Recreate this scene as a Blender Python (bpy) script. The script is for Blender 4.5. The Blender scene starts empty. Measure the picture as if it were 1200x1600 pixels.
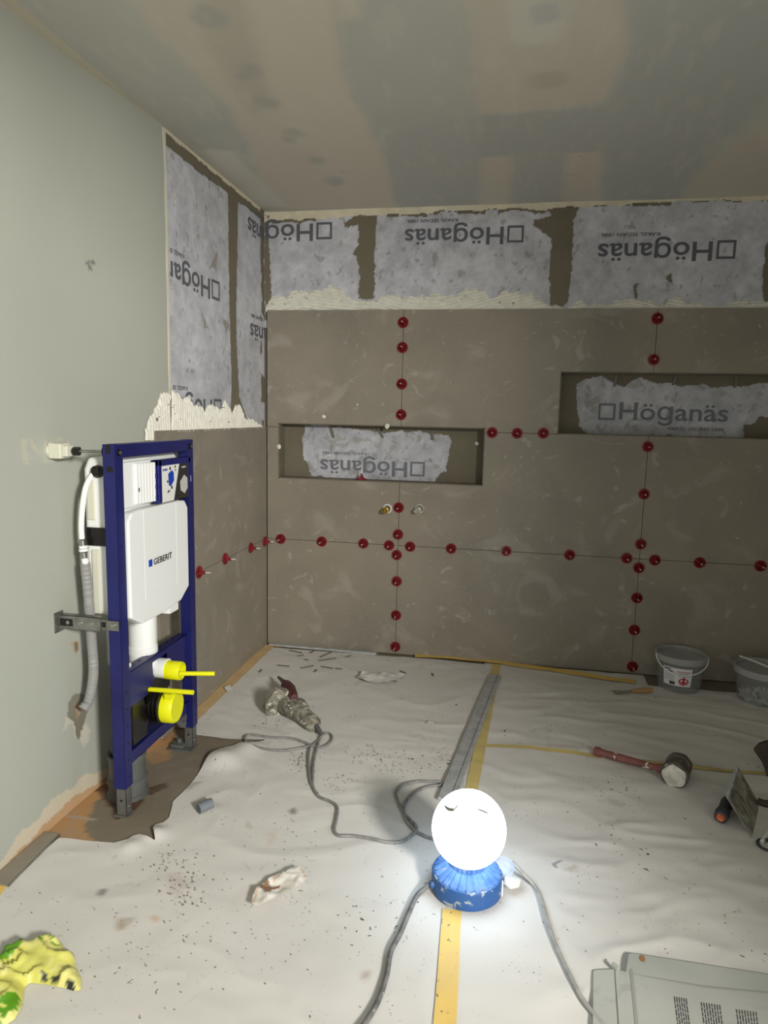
import bpy, bmesh, math, random
import numpy as np
from mathutils import Vector, Matrix
random.seed(7)
C = bpy.context.scene.collection
S = bpy.context.scene

# ------------------------------------------------------------------ camera
FPX, YAW, PITCH, ROLL = 1072.04, -0.1782, 0.1402, 0.0221
CAM = np.array([1.2642, -3.4767, 1.2632])
cy, sy, cp, sp = math.cos(YAW), math.sin(YAW), math.cos(PITCH), math.sin(PITCH)
_f = np.array([sy*cp, cy*cp, -sp]); _r = np.array([cy, -sy, 0.0]); _u = np.cross(_r, _f)
RR = math.cos(ROLL)*_r + math.sin(ROLL)*_u; UU = -math.sin(ROLL)*_r + math.cos(ROLL)*_u
cam = bpy.data.cameras.new('camera'); cam.sensor_fit = 'VERTICAL'; cam.sensor_height = 36.0
cam.lens = FPX/1600*36.0; cam.clip_start = 0.02
co = bpy.data.objects.new('camera', cam); C.objects.link(co)
M = Matrix.Identity(4)
for i in range(3):
    M[i][0] = RR[i]; M[i][1] = UU[i]; M[i][2] = -_f[i]; M[i][3] = CAM[i]
co.matrix_world = M
S.camera = co
S.view_settings.view_transform = 'Standard'; S.view_settings.look = 'None'
S.view_settings.gamma = 1.0; S.view_settings.use_curve_mapping = False
S.view_settings.exposure = 0.0

# ------------------------------------------------------------------ light
W = bpy.data.worlds.new('World'); S.world = W; W.use_nodes = True
W.node_tree.nodes['Background'].inputs[0].default_value = (1.0, 0.985, 0.93, 1)
W.node_tree.nodes['Background'].inputs[1].default_value = 0.85
def area(name, loc, target, size, power, col):
    l = bpy.data.lights.new(name, 'AREA'); l.shape = 'DISK'; l.size = size; l.energy = power; l.color = col
    o = bpy.data.objects.new(name, l); C.objects.link(o); o.location = loc
    o.rotation_euler = (Vector(target)-Vector(loc)).to_track_quat('-Z', 'Y').to_euler(); return o
area('hall_light', (3.35, -4.9, 2.1), (0.2, -1.3, 0.9), 0.55, 235, (1.0, 0.97, 0.91))
GLOBE_STRENGTH = 6.8
H = 2.272

# pixel of the photo -> point on a plane of the room
def at(px, py, ax, v):
    d = (px-600)/FPX*RR-(py-800)/FPX*UU+_f
    t = (v-CAM[ax])/d[ax]; p = CAM+t*d; return Vector((float(p[0]), float(p[1]), float(p[2])))
def fl(px, py, z=0.0): return at(px, py, 2, z)
def bk(px, py, y=0.0): return at(px, py, 1, y)
def lf(px, py, x=0.0): return at(px, py, 0, x)
def ce(px, py): return at(px, py, 2, H)
def P2(f, pts, ij, **k):
    out = []
    for q in pts:
        v = f(*q, **k); out.append((v[ij[0]], v[ij[1]]))
    return out

# ------------------------------------------------------------------ noise and painting
def _h(ix, iy, seed):
    n = (ix.astype(np.int64)*374761393+iy.astype(np.int64)*668265263+seed*974711) & 0x7fffffff
    n = ((n ^ (n >> 13))*1274126177) & 0x7fffffff
    n = (n ^ (n >> 16))*668265263 & 0x7fffffff
    return (n & 0xffffff)/float(0xffffff)
def vn(x, y, s, seed=0):
    x = np.asarray(x, float)*s+1000; y = np.asarray(y, float)*s+1000
    ix = np.floor(x); iy = np.floor(y); fx = x-ix; fy = y-iy
    fx = fx*fx*(3-2*fx); fy = fy*fy*(3-2*fy)
    a = _h(ix, iy, seed); b = _h(ix+1, iy, seed); c = _h(ix, iy+1, seed); d = _h(ix+1, iy+1, seed)
    return a*(1-fx)*(1-fy)+b*fx*(1-fy)+c*(1-fx)*fy+d*fx*fy
def fbm(x, y, s, seed=0, o=4):
    t = 0; a = 0.5; n = 0
    for i in range(o):
        t = t+a*vn(x, y, s*2**i, seed+i*17); n += a; a *= .5
    return t/n
def inside(poly, x, y):
    r = np.zeros(np.shape(x), bool); n = len(poly)
    for i in range(n):
        x0, y0 = poly[i]; x1, y1 = poly[(i+1) % n]
        if y0 == y1: continue
        c = ((y0 > y) != (y1 > y)) & (x < (x1-x0)*(y-y0)/(y1-y0)+x0)
        r ^= c
    return r
def soft(poly, x, y, w=.01, seed=3, s=25, n=1):
    wx = (fbm(x, y, s, seed)-.5)*2*w; wy = (fbm(x, y, s, seed+50)-.5)*2*w
    return inside(poly, x+wx, y+wy).astype(float)
def lin(c):
    return np.array([(v/255/12.92 if v/255 <= .04045 else ((v/255+.055)/1.055)**2.4) for v in c])
def mixc(col, c, m):
    return col*(1-m[..., None])+np.asarray(c)*m[..., None]

def mk(name, me, parent=None, mats=()):
    for m in mats: me.materials.append(m)
    o = bpy.data.objects.new(name, me); C.objects.link(o)
    if parent: o.parent = parent
    return o
def setcol(me, cols):
    a = me.color_attributes.new('Col', 'FLOAT_COLOR', 'POINT')
    a.data.foreach_set('color', np.concatenate([cols, np.ones((len(cols), 1))], 1).astype(np.float32).ravel())
def grid(name, a0, a1, b0, b1, step, posf, colf, mat_, parent=None, maskf=None, smooth=True, flip=False, snap=None):
    """Grid over (a,b); posf(a,b)->x,y,z arrays; colf(a,b)->Nx3; maskf on cell centres; snap: outline for the rim."""
    na = max(2, int(round((a1-a0)/step))+1); nb = max(2, int(round((b1-b0)/step))+1)
    A, B = np.meshgrid(np.linspace(a0, a1, na), np.linspace(b0, b1, nb), indexing='ij')
    idx = np.arange(na*nb).reshape(na, nb)
    q = np.stack([idx[:-1, :-1], idx[1:, :-1], idx[1:, 1:], idx[:-1, 1:]], -1).reshape(-1, 4)
    A = A.ravel().copy(); B = B.ravel().copy()
    if maskf is not None:
        ca = A[q].mean(1); cb = B[q].mean(1); q = q[maskf(ca, cb)]
        used = np.unique(q); rm = -np.ones(na*nb, int); rm[used] = np.arange(len(used))
        cnt = np.bincount(q.ravel(), minlength=na*nb)[used]
        A = A[used]; B = B[used]; q = rm[q]
        if snap is not None:
            for i in np.where(cnt < 4)[0]:
                best = None
                for k in range(len(snap)):
                    p = np.array(snap[k]); r = np.array(snap[(k+1) % len(snap)]); d = r-p; L = d@d
                    if L == 0: continue
                    t = min(1, max(0, ((A[i]-p[0])*d[0]+(B[i]-p[1])*d[1])/L)); c = p+t*d
                    e = (c[0]-A[i])**2+(c[1]-B[i])**2
                    if best is None or e < best[0]: best = (e, c)
                if best and best[0] < (2*step)**2: A[i], B[i] = best[1]
    if flip: q = q[:, ::-1]
    x, y, z = posf(A, B)
    v = np.stack([x+0*A, y+0*A, z+0*A], -1)
    me = bpy.data.meshes.new(name)
    me.vertices.add(len(v)); me.vertices.foreach_set('co', v.astype(np.float32).ravel())
    me.loops.add(q.size); me.loops.foreach_set('vertex_index', q.astype(np.int32).ravel())
    me.polygons.add(len(q)); me.polygons.foreach_set('loop_start', (np.arange(len(q))*4).astype(np.int32))
    me.update(calc_edges=True)
    if smooth: me.polygons.foreach_set('use_smooth', np.ones(len(q), bool))
    if colf is not None: setcol(me, colf(A, B))
    return mk(name, me, parent, [mat_])

# ------------------------------------------------------------------ materials
def mat(name, c, rough=.6, metal=0., c2=None, ns=8., bump=0., bs=60., detail=4, spec=.5, trans=0., alpha=1., attr=False,
        spl=None, spls=30., splt=.6, dist=0., emis=0.):
    m = bpy.data.materials.new(name); m.use_nodes = True; nt = m.node_tree; N = nt.nodes; L = nt.links
    b = N['Principled BSDF']; c = tuple(lin(c)); b.inputs['Base Color'].default_value = (*c, 1)
    b.inputs['Roughness'].default_value = rough; b.inputs['Metallic'].default_value = metal
    b.inputs['Specular IOR Level'].default_value = spec
    b.inputs['Transmission Weight'].default_value = trans; b.inputs['Alpha'].default_value = alpha
    tc = N.new('ShaderNodeTexCoord'); src = tc.outputs['Object']; out = None
    if attr:
        at_ = N.new('ShaderNodeVertexColor'); at_.layer_name = 'Col'; out = at_.outputs['Color']
    if c2 is not None:
        nz = N.new('ShaderNodeTexNoise'); nz.inputs['Scale'].default_value = ns; nz.inputs['Detail'].default_value = detail
        nz.inputs['Distortion'].default_value = dist
        L.new(src, nz.inputs['Vector']); cr = N.new('ShaderNodeValToRGB')
        cr.color_ramp.elements[0].position = .35; cr.color_ramp.elements[1].position = .65
        cr.color_ramp.elements[0].color = (*c, 1); cr.color_ramp.elements[1].color = (*lin(c2), 1)
        L.new(nz.outputs['Fac'], cr.inputs['Fac']); out = cr.outputs['Color']
    if spl is not None:
        nz = N.new('ShaderNodeTexNoise'); nz.inputs['Scale'].default_value = spls; nz.inputs['Detail'].default_value = 5
        nz.inputs['Distortion'].default_value = .6
        L.new(src, nz.inputs['Vector']); cr = N.new('ShaderNodeValToRGB')
        cr.color_ramp.elements[0].position = splt; cr.color_ramp.elements[1].position = splt+.03
        L.new(nz.outputs['Fac'], cr.inputs['Fac']); mx = N.new('ShaderNodeMixRGB')
        L.new(cr.outputs['Color'], mx.inputs['Fac'])
        if out: L.new(out, mx.inputs['Color1'])
        else: mx.inputs['Color1'].default_value = (*c, 1)
        mx.inputs['Color2'].default_value = (*lin(spl), 1); out = mx.outputs['Color']
    if out: L.new(out, b.inputs['Base Color'])
    if bump:
        nz = N.new('ShaderNodeTexNoise'); nz.inputs['Scale'].default_value = bs; nz.inputs['Detail'].default_value = 5
        L.new(src, nz.inputs['Vector']); bp = N.new('ShaderNodeBump'); bp.inputs['Strength'].default_value = bump
        bp.inputs['Distance'].default_value = .004
        L.new(nz.outputs['Fac'], bp.inputs['Height']); L.new(bp.outputs['Normal'], b.inputs['Normal'])
    if emis:
        b.inputs['Emission Color'].default_value = (.66, .82, 1, 1); b.inputs['Emission Strength'].default_value = emis
    return m
def add_layers(m, layers):
    """extra colour layers on a material: (noise scale, distortion, lo, hi, colour, strength, stretch)"""
    nt = m.node_tree; N = nt.nodes; L = nt.links; b = N['Principled BSDF']; tc = N.new('ShaderNodeTexCoord')
    for (sc, di, lo, hi, c, st, stretch) in layers:
        mp = N.new('ShaderNodeMapping'); mp.inputs['Scale'].default_value = stretch; mp.inputs['Location'].default_value = (sc, lo*7, hi*5)
        L.new(tc.outputs['Object'], mp.inputs['Vector'])
        nz = N.new('ShaderNodeTexNoise'); nz.inputs['Scale'].default_value = sc; nz.inputs['Distortion'].default_value = di
        nz.inputs['Detail'].default_value = 4; L.new(mp.outputs['Vector'], nz.inputs['Vector'])
        mr = N.new('ShaderNodeMapRange'); mr.inputs['From Min'].default_value = lo; mr.inputs['From Max'].default_value = hi
        mr.inputs['To Max'].default_value = st; L.new(nz.outputs['Fac'], mr.inputs['Value'])
        mx = N.new('ShaderNodeMixRGB'); L.new(mr.outputs['Result'], mx.inputs['Fac']); mx.inputs['Color2'].default_value = (*lin(c), 1)
        lk = b.inputs['Base Color'].links
        if lk: L.new(lk[0].from_socket, mx.inputs['Color1'])
        else: mx.inputs['Color1'].default_value = b.inputs['Base Color'].default_value
        L.new(mx.outputs['Color'], b.inputs['Base Color'])
    return m
def add_specks(m, layers):
    """small dirt crumbs: (voronoi scale, radius, cluster scale, cluster lo, colour)"""
    nt = m.node_tree; N = nt.nodes; L = nt.links; b = N['Principled BSDF']; tc = N.new('ShaderNodeTexCoord')
    for (sc, rad, cs, lo, c) in layers:
        nz0 = N.new('ShaderNodeTexNoise'); nz0.inputs['Scale'].default_value = sc*2.2; nz0.inputs['Detail'].default_value = 2
        L.new(tc.outputs['Object'], nz0.inputs['Vector'])
        va = N.new('ShaderNodeVectorMath'); va.operation = 'SCALE'; va.inputs['Scale'].default_value = 1.0/sc*.9
        L.new(nz0.outputs['Color'], va.inputs[0]); vb = N.new('ShaderNodeVectorMath'); vb.operation = 'ADD'
        L.new(tc.outputs['Object'], vb.inputs[0]); L.new(va.outputs[0], vb.inputs[1])
        vo = N.new('ShaderNodeTexVoronoi'); vo.inputs['Scale'].default_value = sc; vo.voronoi_dimensions = '2D'
        L.new(vb.outputs[0], vo.inputs['Vector'])
        nz = N.new('ShaderNodeTexNoise'); nz.inputs['Scale'].default_value = cs; nz.inputs['Detail'].default_value = 3
        L.new(tc.outputs['Object'], nz.inputs['Vector'])
        mr = N.new('ShaderNodeMapRange'); mr.inputs['From Min'].default_value = lo; mr.inputs['From Max'].default_value = lo+.25
        mr.inputs['To Max'].default_value = rad; L.new(nz.outputs['Fac'], mr.inputs['Value'])
        sx = N.new('ShaderNodeSeparateXYZ'); L.new(vo.outputs['Color'], sx.inputs[0])
        ml = N.new('ShaderNodeMath'); ml.operation = 'MULTIPLY'; L.new(mr.outputs['Result'], ml.inputs[0]); L.new(sx.outputs['X'], ml.inputs[1])
        lt = N.new('ShaderNodeMath'); lt.operation = 'LESS_THAN'; L.new(vo.outputs['Distance'], lt.inputs[0]); L.new(ml.outputs[0], lt.inputs[1])
        mx = N.new('ShaderNodeMixRGB'); L.new(lt.outputs[0], mx.inputs['Fac']); mx.inputs['Color2'].default_value = (*lin(c), 1)
        lk = b.inputs['Base Color'].links
        if lk: L.new(lk[0].from_socket, mx.inputs['Color1'])
        else: mx.inputs['Color1'].default_value = b.inputs['Base Color'].default_value
        L.new(mx.outputs['Color'], b.inputs['Base Color'])
    return m

m_memb = mat('membrane', (190, 190, 195), .85, attr=True, bump=.25, bs=45)
m_green = add_layers(mat('green_board', (176, 180, 168), .75, attr=True, bump=.12, bs=9),
                     [(1.6, .5, .4, .7, (160, 166, 154), .35, (1, 1, 1))])
m_ceil = mat('ceiling_board', (150, 150, 140), .8, attr=True, bump=.1, bs=7)
m_tile = add_layers(mat('grey_brown_tile', (142, 134, 120), .42, c2=(131, 124, 111), ns=3.2, detail=6, dist=.4, bump=.04, bs=30, spec=.35),
    [(1.3, .3, .5, .7, (150, 138, 122), .35, (1, 1, 1)), (60, 0, .5, .8, (158, 150, 138), .25, (1, 1, 1)),
     (2.2, 2.6, .57, .68, (178, 172, 162), .28, (1, 1, 1.3)), (5.5, 3.5, .63, .70, (190, 185, 176), .30, (1, 1, 1))])
add_specks(m_tile, [(9, .035, 1.5, .45, (214, 210, 202))])
m_tiledge = mat('tile_edge', (186, 180, 168), .8)
m_sub = mat('wall_substrate', (96, 88, 74), .9)
m_adh = mat('tile_adhesive', (226, 224, 212), .85, c2=(214, 212, 200), ns=30, bump=.2, bs=90)
m_ink = mat('print_ink', (92, 93, 100), .85)
m_inkf = mat('faded_print_ink', (112, 114, 122), .85)
m_floor = add_layers(mat('floor_tile', (120, 110, 95), .7, attr=True, bump=.08, bs=30), [(7, 1, .5, .75, (150, 142, 128), .4, (1, 1, 1))])
m_paper = add_layers(mat('masking_paper', (214, 212, 206), .72, attr=True, spec=.25, bump=.12, bs=14),
    [(2.0, .5, .5, .75, (196, 192, 184), .35, (1, 1, 1)), (14, 1, .66, .74, (176, 166, 150), .4, (1, 1, 1))])
add_specks(m_paper, [(34, .17, 3.3, .5, (96, 92, 84)), (60, .20, 5.5, .52, (120, 112, 100)), (15, .075, 2.2, .46, (84, 80, 74)), (21, .22, 3.0, .62, (134, 118, 98))])
m_tape = add_specks(mat('yellow_tape', (228, 192, 96), .55, c2=(216, 184, 104), ns=10), [(30, .2, 4, .45, (120, 106, 70))])
m_tape2 = mat('dusty_tape', (206, 186, 116), .7, c2=(190, 172, 112), ns=12)
m_blue = add_specks(mat('blue_steel', (16, 18, 82), .42, c2=(26, 30, 94), ns=6, spec=.5), [(30, .16, 5, .5, (78, 82, 120))])
m_bluel = mat('blue_plastic', (16, 20, 96), .4)
m_white = mat('white_plastic', (232, 234, 232), .38, spec=.4)
m_whiteB = mat('white_hose', (238, 238, 234), .35)
m_wdull = mat('yellowed_white_plastic', (208, 208, 190), .5)
m_black = mat('black_plastic', (16, 15, 14), .32)
m_yel = mat('yellow_plastic', (226, 226, 20), .38, spec=.4)
m_zinc = mat('zinc_steel', (150, 152, 146), .38, metal=.75, c2=(120, 120, 112), ns=30)
m_steel = mat('foot_steel', (126, 126, 122), .45, metal=.6, c2=(104, 104, 100), ns=14)
m_chrome = mat('crimp_metal', (176, 176, 172), .25, metal=.9)
m_ghose = mat('grey_corrugated_plastic', (150, 150, 148), .55)
m_gpipe = mat('grey_drain_plastic', (92, 94, 92), .55, c2=(78, 80, 76), ns=12)
m_gstub = mat('grey_pvc', (112, 117, 122), .5)
m_dark = mat('dark_void', (20, 18, 16), .9)
def redmat(n, a, c):
    m = bpy.data.materials.new(n); m.use_nodes = True; N = m.node_tree.nodes; L = m.node_tree.links
    b = N['Principled BSDF']; b.inputs['Base Color'].default_value = (*lin(c), 1); b.inputs['Roughness'].default_value = .12
    t = N.new('ShaderNodeBsdfTransparent'); t.inputs[0].default_value = (*lin((246, 200, 196)), 1)
    mx = N.new('ShaderNodeMixShader'); mx.inputs[0].default_value = a
    L.new(t.outputs[0], mx.inputs[1]); L.new(b.outputs[0], mx.inputs[2]); L.new(mx.outputs[0], N['Material Output'].inputs[0]); return m
m_red = redmat('red_clear_plastic', .55, (150, 50, 60)); m_redw = redmat('red_clear_window', .05, (200, 130, 130))
m_pin = mat('white_pin', (226, 226, 218), .4)
m_brass = mat('brass', (196, 168, 84), .3, metal=.8, c2=(170, 140, 60), ns=60)
m_lime = mat('limed_metal', (206, 204, 190), .5, metal=.2, c2=(150, 146, 130), ns=70)
m_globe = mat('lit_globe', (250, 252, 255), .4, emis=GLOBE_STRENGTH)
m_mortar_dark = mat('dried_mortar_on_globe', (118, 112, 104), .9)
m_lblue = mat('lamp_blue_plastic', (38, 84, 144), .5, spl=(150, 160, 168), spls=26, splt=.60)
m_lribs = mat('dusty_blue_ribs', (62, 104, 164), .6, c2=(92, 130, 180), ns=40, spl=(120, 136, 160), spls=40, splt=.62)
m_cord = mat('grey_cord', (112, 110, 108), .6, c2=(136, 134, 130), ns=50)
m_cordd = mat('dark_rubber_cord', (86, 86, 86), .6, c2=(120, 118, 114), ns=40, spl=(180, 176, 168), spls=60, splt=.66)
m_cordl = mat('dusty_light_cord', (146, 144, 138), .6, c2=(170, 168, 162), ns=50)
m_alu = mat('aluminium', (186, 188, 188), .5, metal=.25, c2=(164, 166, 166), ns=26, spl=(190, 190, 186), spls=40, splt=.62)
m_cake = mat('mortar_caked', (150, 146, 130), .9, c2=(88, 84, 72), ns=38, spl=(196, 192, 178), spls=60, splt=.58, bump=1.0, bs=70)
m_maroon = mat('maroon_plastic', (88, 40, 44), .5, c2=(70, 34, 36), ns=30, spl=(170, 150, 142), spls=50, splt=.66)
m_mallh = mat('red_brown_handle', (134, 78, 70), .6, c2=(112, 66, 60), ns=30, spl=(200, 194, 184), spls=28, splt=.57)
m_rubber = mat('dirty_rubber', (98, 94, 86), .8, c2=(80, 76, 68), ns=26, spl=(150, 146, 134), spls=40, splt=.6, bump=.6, bs=60)
m_face = mat('mortar_white_face', (214, 208, 196), .9, c2=(180, 174, 162), ns=40, bump=.8, bs=60)
m_trow = mat('dirty_trowel_steel', (176, 172, 156), .5, metal=.1, c2=(92, 90, 82), ns=14, detail=3, dist=1.5)
m_grip = mat('dark_grip', (62, 64, 68), .6, c2=(50, 50, 52), ns=30)
m_orange = mat('orange_cap', (200, 92, 50), .5, spl=(214, 196, 170), spls=60, splt=.55)
m_wood = mat('pale_wood', (184, 148, 100), .6, c2=(168, 130, 86), ns=20)
m_orw = mat('orange_wood_end', (198, 128, 70), .6)
m_brown = mat('dark_brown_rubber', (74, 60, 54), .7, c2=(60, 48, 44), ns=10)
def clearmat(n, c, a):
    m = bpy.data.materials.new(n); m.use_nodes = True; N = m.node_tree.nodes; L = m.node_tree.links
    b = N['Principled BSDF']; b.inputs['Base Color'].default_value = (*lin(c), 1); b.inputs['Roughness'].default_value = .3
    t = N.new('ShaderNodeBsdfTransparent'); mx = N.new('ShaderNodeMixShader'); mx.inputs[0].default_value = a
    L.new(t.outputs[0], mx.inputs[1]); L.new(b.outputs[0], mx.inputs[2]); L.new(mx.outputs[0], N['Material Output'].inputs[0]); return m
m_bucket = clearmat('cloudy_bucket_plastic', (170, 172, 168), .24)
m_brim = clearmat('cloudy_bucket_rim', (190, 192, 188), .55)
m_coil = clearmat('clear_plug_cover', (200, 212, 226), .35)
m_card = add_layers(mat('grey_cardboard', (176, 178, 170), .8, c2=(166, 168, 160), ns=5), [(12, 1, .62, .7, (146, 146, 138), .4, (1, 1, 1))])
m_text = mat('small_print', (70, 70, 72), .8)
m_lwhite = mat('label_white', (226, 226, 222), .5)
m_lgrey = mat('label_dark', (44, 42, 40), .45)
m_lred = mat('label_red', (176, 34, 46), .5)
m_bluelogo = mat('logo_blue', (20, 60, 170), .5)
m_blktext = mat('logo_black', (18, 18, 22), .5)
m_film = mat('plastic_film', (214, 214, 30), .42, attr=True, spec=.6)
m_tissue = mat('stained_paper', (220, 216, 206), .8, attr=True)
m_strip = mat('grey_plastic_offcut', (108, 104, 96), .6)
m_wbits = mat('white_plastic_bits', (226, 228, 220), .5)

# ------------------------------------------------------------------ builders
def tag(o, label, cat, group=None, kind=None):
    o['label'] = label; o['category'] = cat
    if group: o['group'] = group
    if kind: o['kind'] = kind
    return o
def thing(name, label, cat, loc=(0, 0, 0), group=None):
    o = bpy.data.objects.new(name, None); C.objects.link(o); o.location = loc; o.empty_display_size = .05
    return tag(o, label, cat, group)
class MB:
    def __init__(s): s.v = []; s.f = []; s.mi = []; s.cur = 0
    def add(s, vs, fs):
        n = len(s.v); s.v += [tuple(map(float, v)) for v in vs]; s.f += [tuple(i+n for i in f) for f in fs]; s.mi += [s.cur]*len(fs); return s
    def box(s, a, b, m=None):
        x0, y0, z0 = a; x1, y1, z1 = b
        vs = [(x0, y0, z0), (x1, y0, z0), (x1, y1, z0), (x0, y1, z0), (x0, y0, z1), (x1, y0, z1), (x1, y1, z1), (x0, y1, z1)]
        if m: vs = [m @ Vector(v) for v in vs]
        return s.add(vs, [(0, 3, 2, 1), (4, 5, 6, 7), (0, 1, 5, 4), (1, 2, 6, 5), (2, 3, 7, 6), (3, 0, 4, 7)])
    def lathe(s, prof, base=(0, 0, 0), axis=(0, 0, 1), seg=32, rf=None):
        ax = Vector(axis).normalized(); q = Vector((0, 0, 1)).rotation_difference(ax).to_matrix(); b = Vector(base)
        vs = []
        for k, (r, h) in enumerate(prof):
            for i in range(seg):
                t = 2*math.pi*i/seg; rr = r*(rf(t, h) if rf else 1)
                vs.append(b+q @ Vector((rr*math.cos(t), rr*math.sin(t), h)))
        fs = []
        for k in range(len(prof)-1):
            for i in range(seg):
                j = (i+1) % seg; fs.append((k*seg+i, k*seg+j, (k+1)*seg+j, (k+1)*seg+i))
        if prof[0][0] > 1e-6: fs.append(tuple(reversed(range(seg))))
        if prof[-1][0] > 1e-6: fs.append(tuple(range((len(prof)-1)*seg, len(prof)*seg)))
        return s.add(vs, fs)
    def cyl(s, p0, p1, r0, r1=None, seg=20):
        p0 = Vector(p0); p1 = Vector(p1); r1 = r0 if r1 is None else r1
        return s.lathe([(r0, 0), (r1, (p1-p0).length)], p0, p1-p0, seg)
    def tube(s, pts, r, seg=8, closed=False, rf=None):
        P = [Vector(p) for p in pts]; n = len(P); vs = []; fs = []; up = None; L = 0
        for i, p in enumerate(P):
            a = P[i-1] if (i or closed) else P[0]; b = P[(i+1) % n] if (i < n-1 or closed) else P[-1]
            t = (b-a).normalized()
            if up is None: up = t.orthogonal().normalized()
            else:
                up = (up-t*up.dot(t)); up = up.normalized() if up.length > 1e-5 else t.orthogonal().normalized()
            w = t.cross(up)
            if i: L += (P[i]-P[i-1]).length
            rr = (r(i/(n-1)) if callable(r) else r)*(rf(L) if rf else 1)
            for k in range(seg):
                an = 2*math.pi*k/seg; vs.append(p+up*math.cos(an)*rr+w*math.sin(an)*rr)
        for i in range(n if closed else n-1):
            j = (i+1) % n
            for k in range(seg): l = (k+1) % seg; fs.append((i*seg+k, i*seg+l, j*seg+l, j*seg+k))
        if not closed: fs += [tuple(reversed(range(seg))), tuple(range((n-1)*seg, n*seg))]
        return s.add(vs, fs)
    def prism(s, poly, h0, h1, fn):
        """poly 2d; fn(a,b,h)->xyz"""
        n = len(poly); vs = [fn(a, b, h0) for a, b in poly]+[fn(a, b, h1) for a, b in poly]
        fs = [tuple(reversed(range(n))), tuple(range(n, 2*n))]+[(i, (i+1) % n, n+(i+1) % n, n+i) for i in range(n)]
        return s.add(vs, fs)
    def build(s, name, m, parent=None, smooth=False, bevel=0, mods=None):
        me = bpy.data.meshes.new(name); me.from_pydata(s.v, [], s.f); me.update()
        bm = bmesh.new(); bm.from_mesh(me); bmesh.ops.recalc_face_normals(bm, faces=bm.faces); bm.to_mesh(me); bm.free()
        ms = m if isinstance(m, (list, tuple)) else [m]
        o = mk(name, me, parent, ms)
        me.polygons.foreach_set('material_index', s.mi)
        if smooth:
            me.polygons.foreach_set('use_smooth', [True]*len(me.polygons))
            me.set_sharp_from_angle(angle=math.radians(38))
        if bevel:
            bv = o.modifiers.new('b', 'BEVEL'); bv.width = bevel; bv.segments = 2; bv.limit_method = 'ANGLE'; bv.angle_limit = .7
        if parent: # keep world coordinates for parts of a moved thing
            o.matrix_parent_inverse = parent.matrix_basis.inverted()
        return o
def smoothpath(pts, n=8):
    P = [Vector(p) for p in pts]; P = [2*P[0]-P[1]]+P+[2*P[-1]-P[-2]]; out = []
    for i in range(1, len(P)-2):
        a, b, c, d = P[i-1:i+3]
        for k in range(n):
            t = k/n; out.append(.5*((2*b)+(c-a)*t+(2*a-5*b+4*c-d)*t*t+(3*b-a-3*c+d)*t**3))
    out.append(P[-2]); return out
def roundrect(x0, y0, x1, y1, r, n=5):
    o = []
    for cx, cy_, a0 in ((x1-r, y1-r, 0), (x0+r, y1-r, 90), (x0+r, y0+r, 180), (x1-r, y0+r, 270)):
        for k in range(n+1):
            a = math.radians(a0+90*k/n); o.append((cx+r*math.cos(a), cy_+r*math.sin(a)))
    return o
def text_mesh(s, w, h, origin, right, up, mt, parent, name='printed_logo', bold=0.0, lift=.0006, clip=None, w_first=None):
    """Lettering: lower-left corner at origin, w wide, h high, along right/up."""
    cu = bpy.data.curves.new('t', 'FONT'); cu.body = s; cu.offset = bold; cu.resolution_u = 3
    to = bpy.data.objects.new('t', cu); C.objects.link(to)
    dg = bpy.context.evaluated_depsgraph_get(); dg.update()
    me = bpy.data.meshes.new_from_object(to.evaluated_get(dg)); bpy.data.objects.remove(to)
    n = len(me.vertices); c = np.zeros(n*3); me.vertices.foreach_get('co', c); c = c.reshape(-1, 3)
    mn = c.min(0); mx = c.max(0); R = Vector(right).normalized(); U = Vector(up).normalized(); Nn = R.cross(U)
    sx = w/(mx[0]-mn[0]); sy_ = h/(mx[1]-mn[1])
    X = (c[:, 0]-mn[0])*sx; Y = (c[:, 1]-mn[1])*sy_
    O = np.array(origin)+np.array(Nn)*lift
    v = O+X[:, None]*np.array(R)+Y[:, None]*np.array(U)
    me.vertices.foreach_set('co', v.ravel()); me.update()
    if clip:
        bm = bmesh.new(); bm.from_mesh(me)
        for pc, pn in clip:
            bmesh.ops.bisect_plane(bm, geom=bm.verts[:]+bm.edges[:]+bm.faces[:], plane_co=pc, plane_no=pn, clear_outer=True)
        bm.to_mesh(me); bm.free()
    me.name = name; o = mk(name, me, parent, [mt])
    if parent: o.matrix_parent_inverse = parent.matrix_basis.inverted()
    return o
def logo(origin, right, up, w, mt, parent, clip=None, sub=True, mts=None):
    """square + Höganäs (+ KAKEL SEDAN 1886 under it); origin is the lower-left corner of the square"""
    R = Vector(right).normalized(); U = Vector(up).normalized(); Nn = R.cross(U); O = Vector(origin)
    s = w*.135; t = s*.13; b = MB()
    def q(x0, y0, x1, y1):
        vs = [O+R*x+U*y+Nn*.0006 for x, y in ((x0, y0), (x1, y0), (x1, y1), (x0, y1))]; b.add(vs, [(0, 1, 2, 3)])
    q(0, 0, s, t); q(0, s-t, s, s); q(0, t, t, s-t); q(s-t, t, s, s-t)
    ok = True
    if clip:
        for pc, pn in clip:
            if (O+R*s*.5-Vector(pc)).dot(Vector(pn)) > 0: ok = False
    sq = b.build('printed_square', mt, parent) if ok else None
    # descender of g reaches .3 of cap height below; umlauts above
    text_mesh('Hö\u0261anäs', w*.835, s*1.36, O+R*(w*.165)-U*s*.27, R, U, mt, parent, bold=.012, clip=clip)
    if sub: text_mesh('KAKEL SEDAN 1886', w*.43, s*.2, O+R*(w*.55)-U*s*.52, R, U, mts or mt, parent, 'printed_tagline', bold=.01, clip=clip)
def struct(o): o['kind'] = 'structure'; return o

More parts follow.
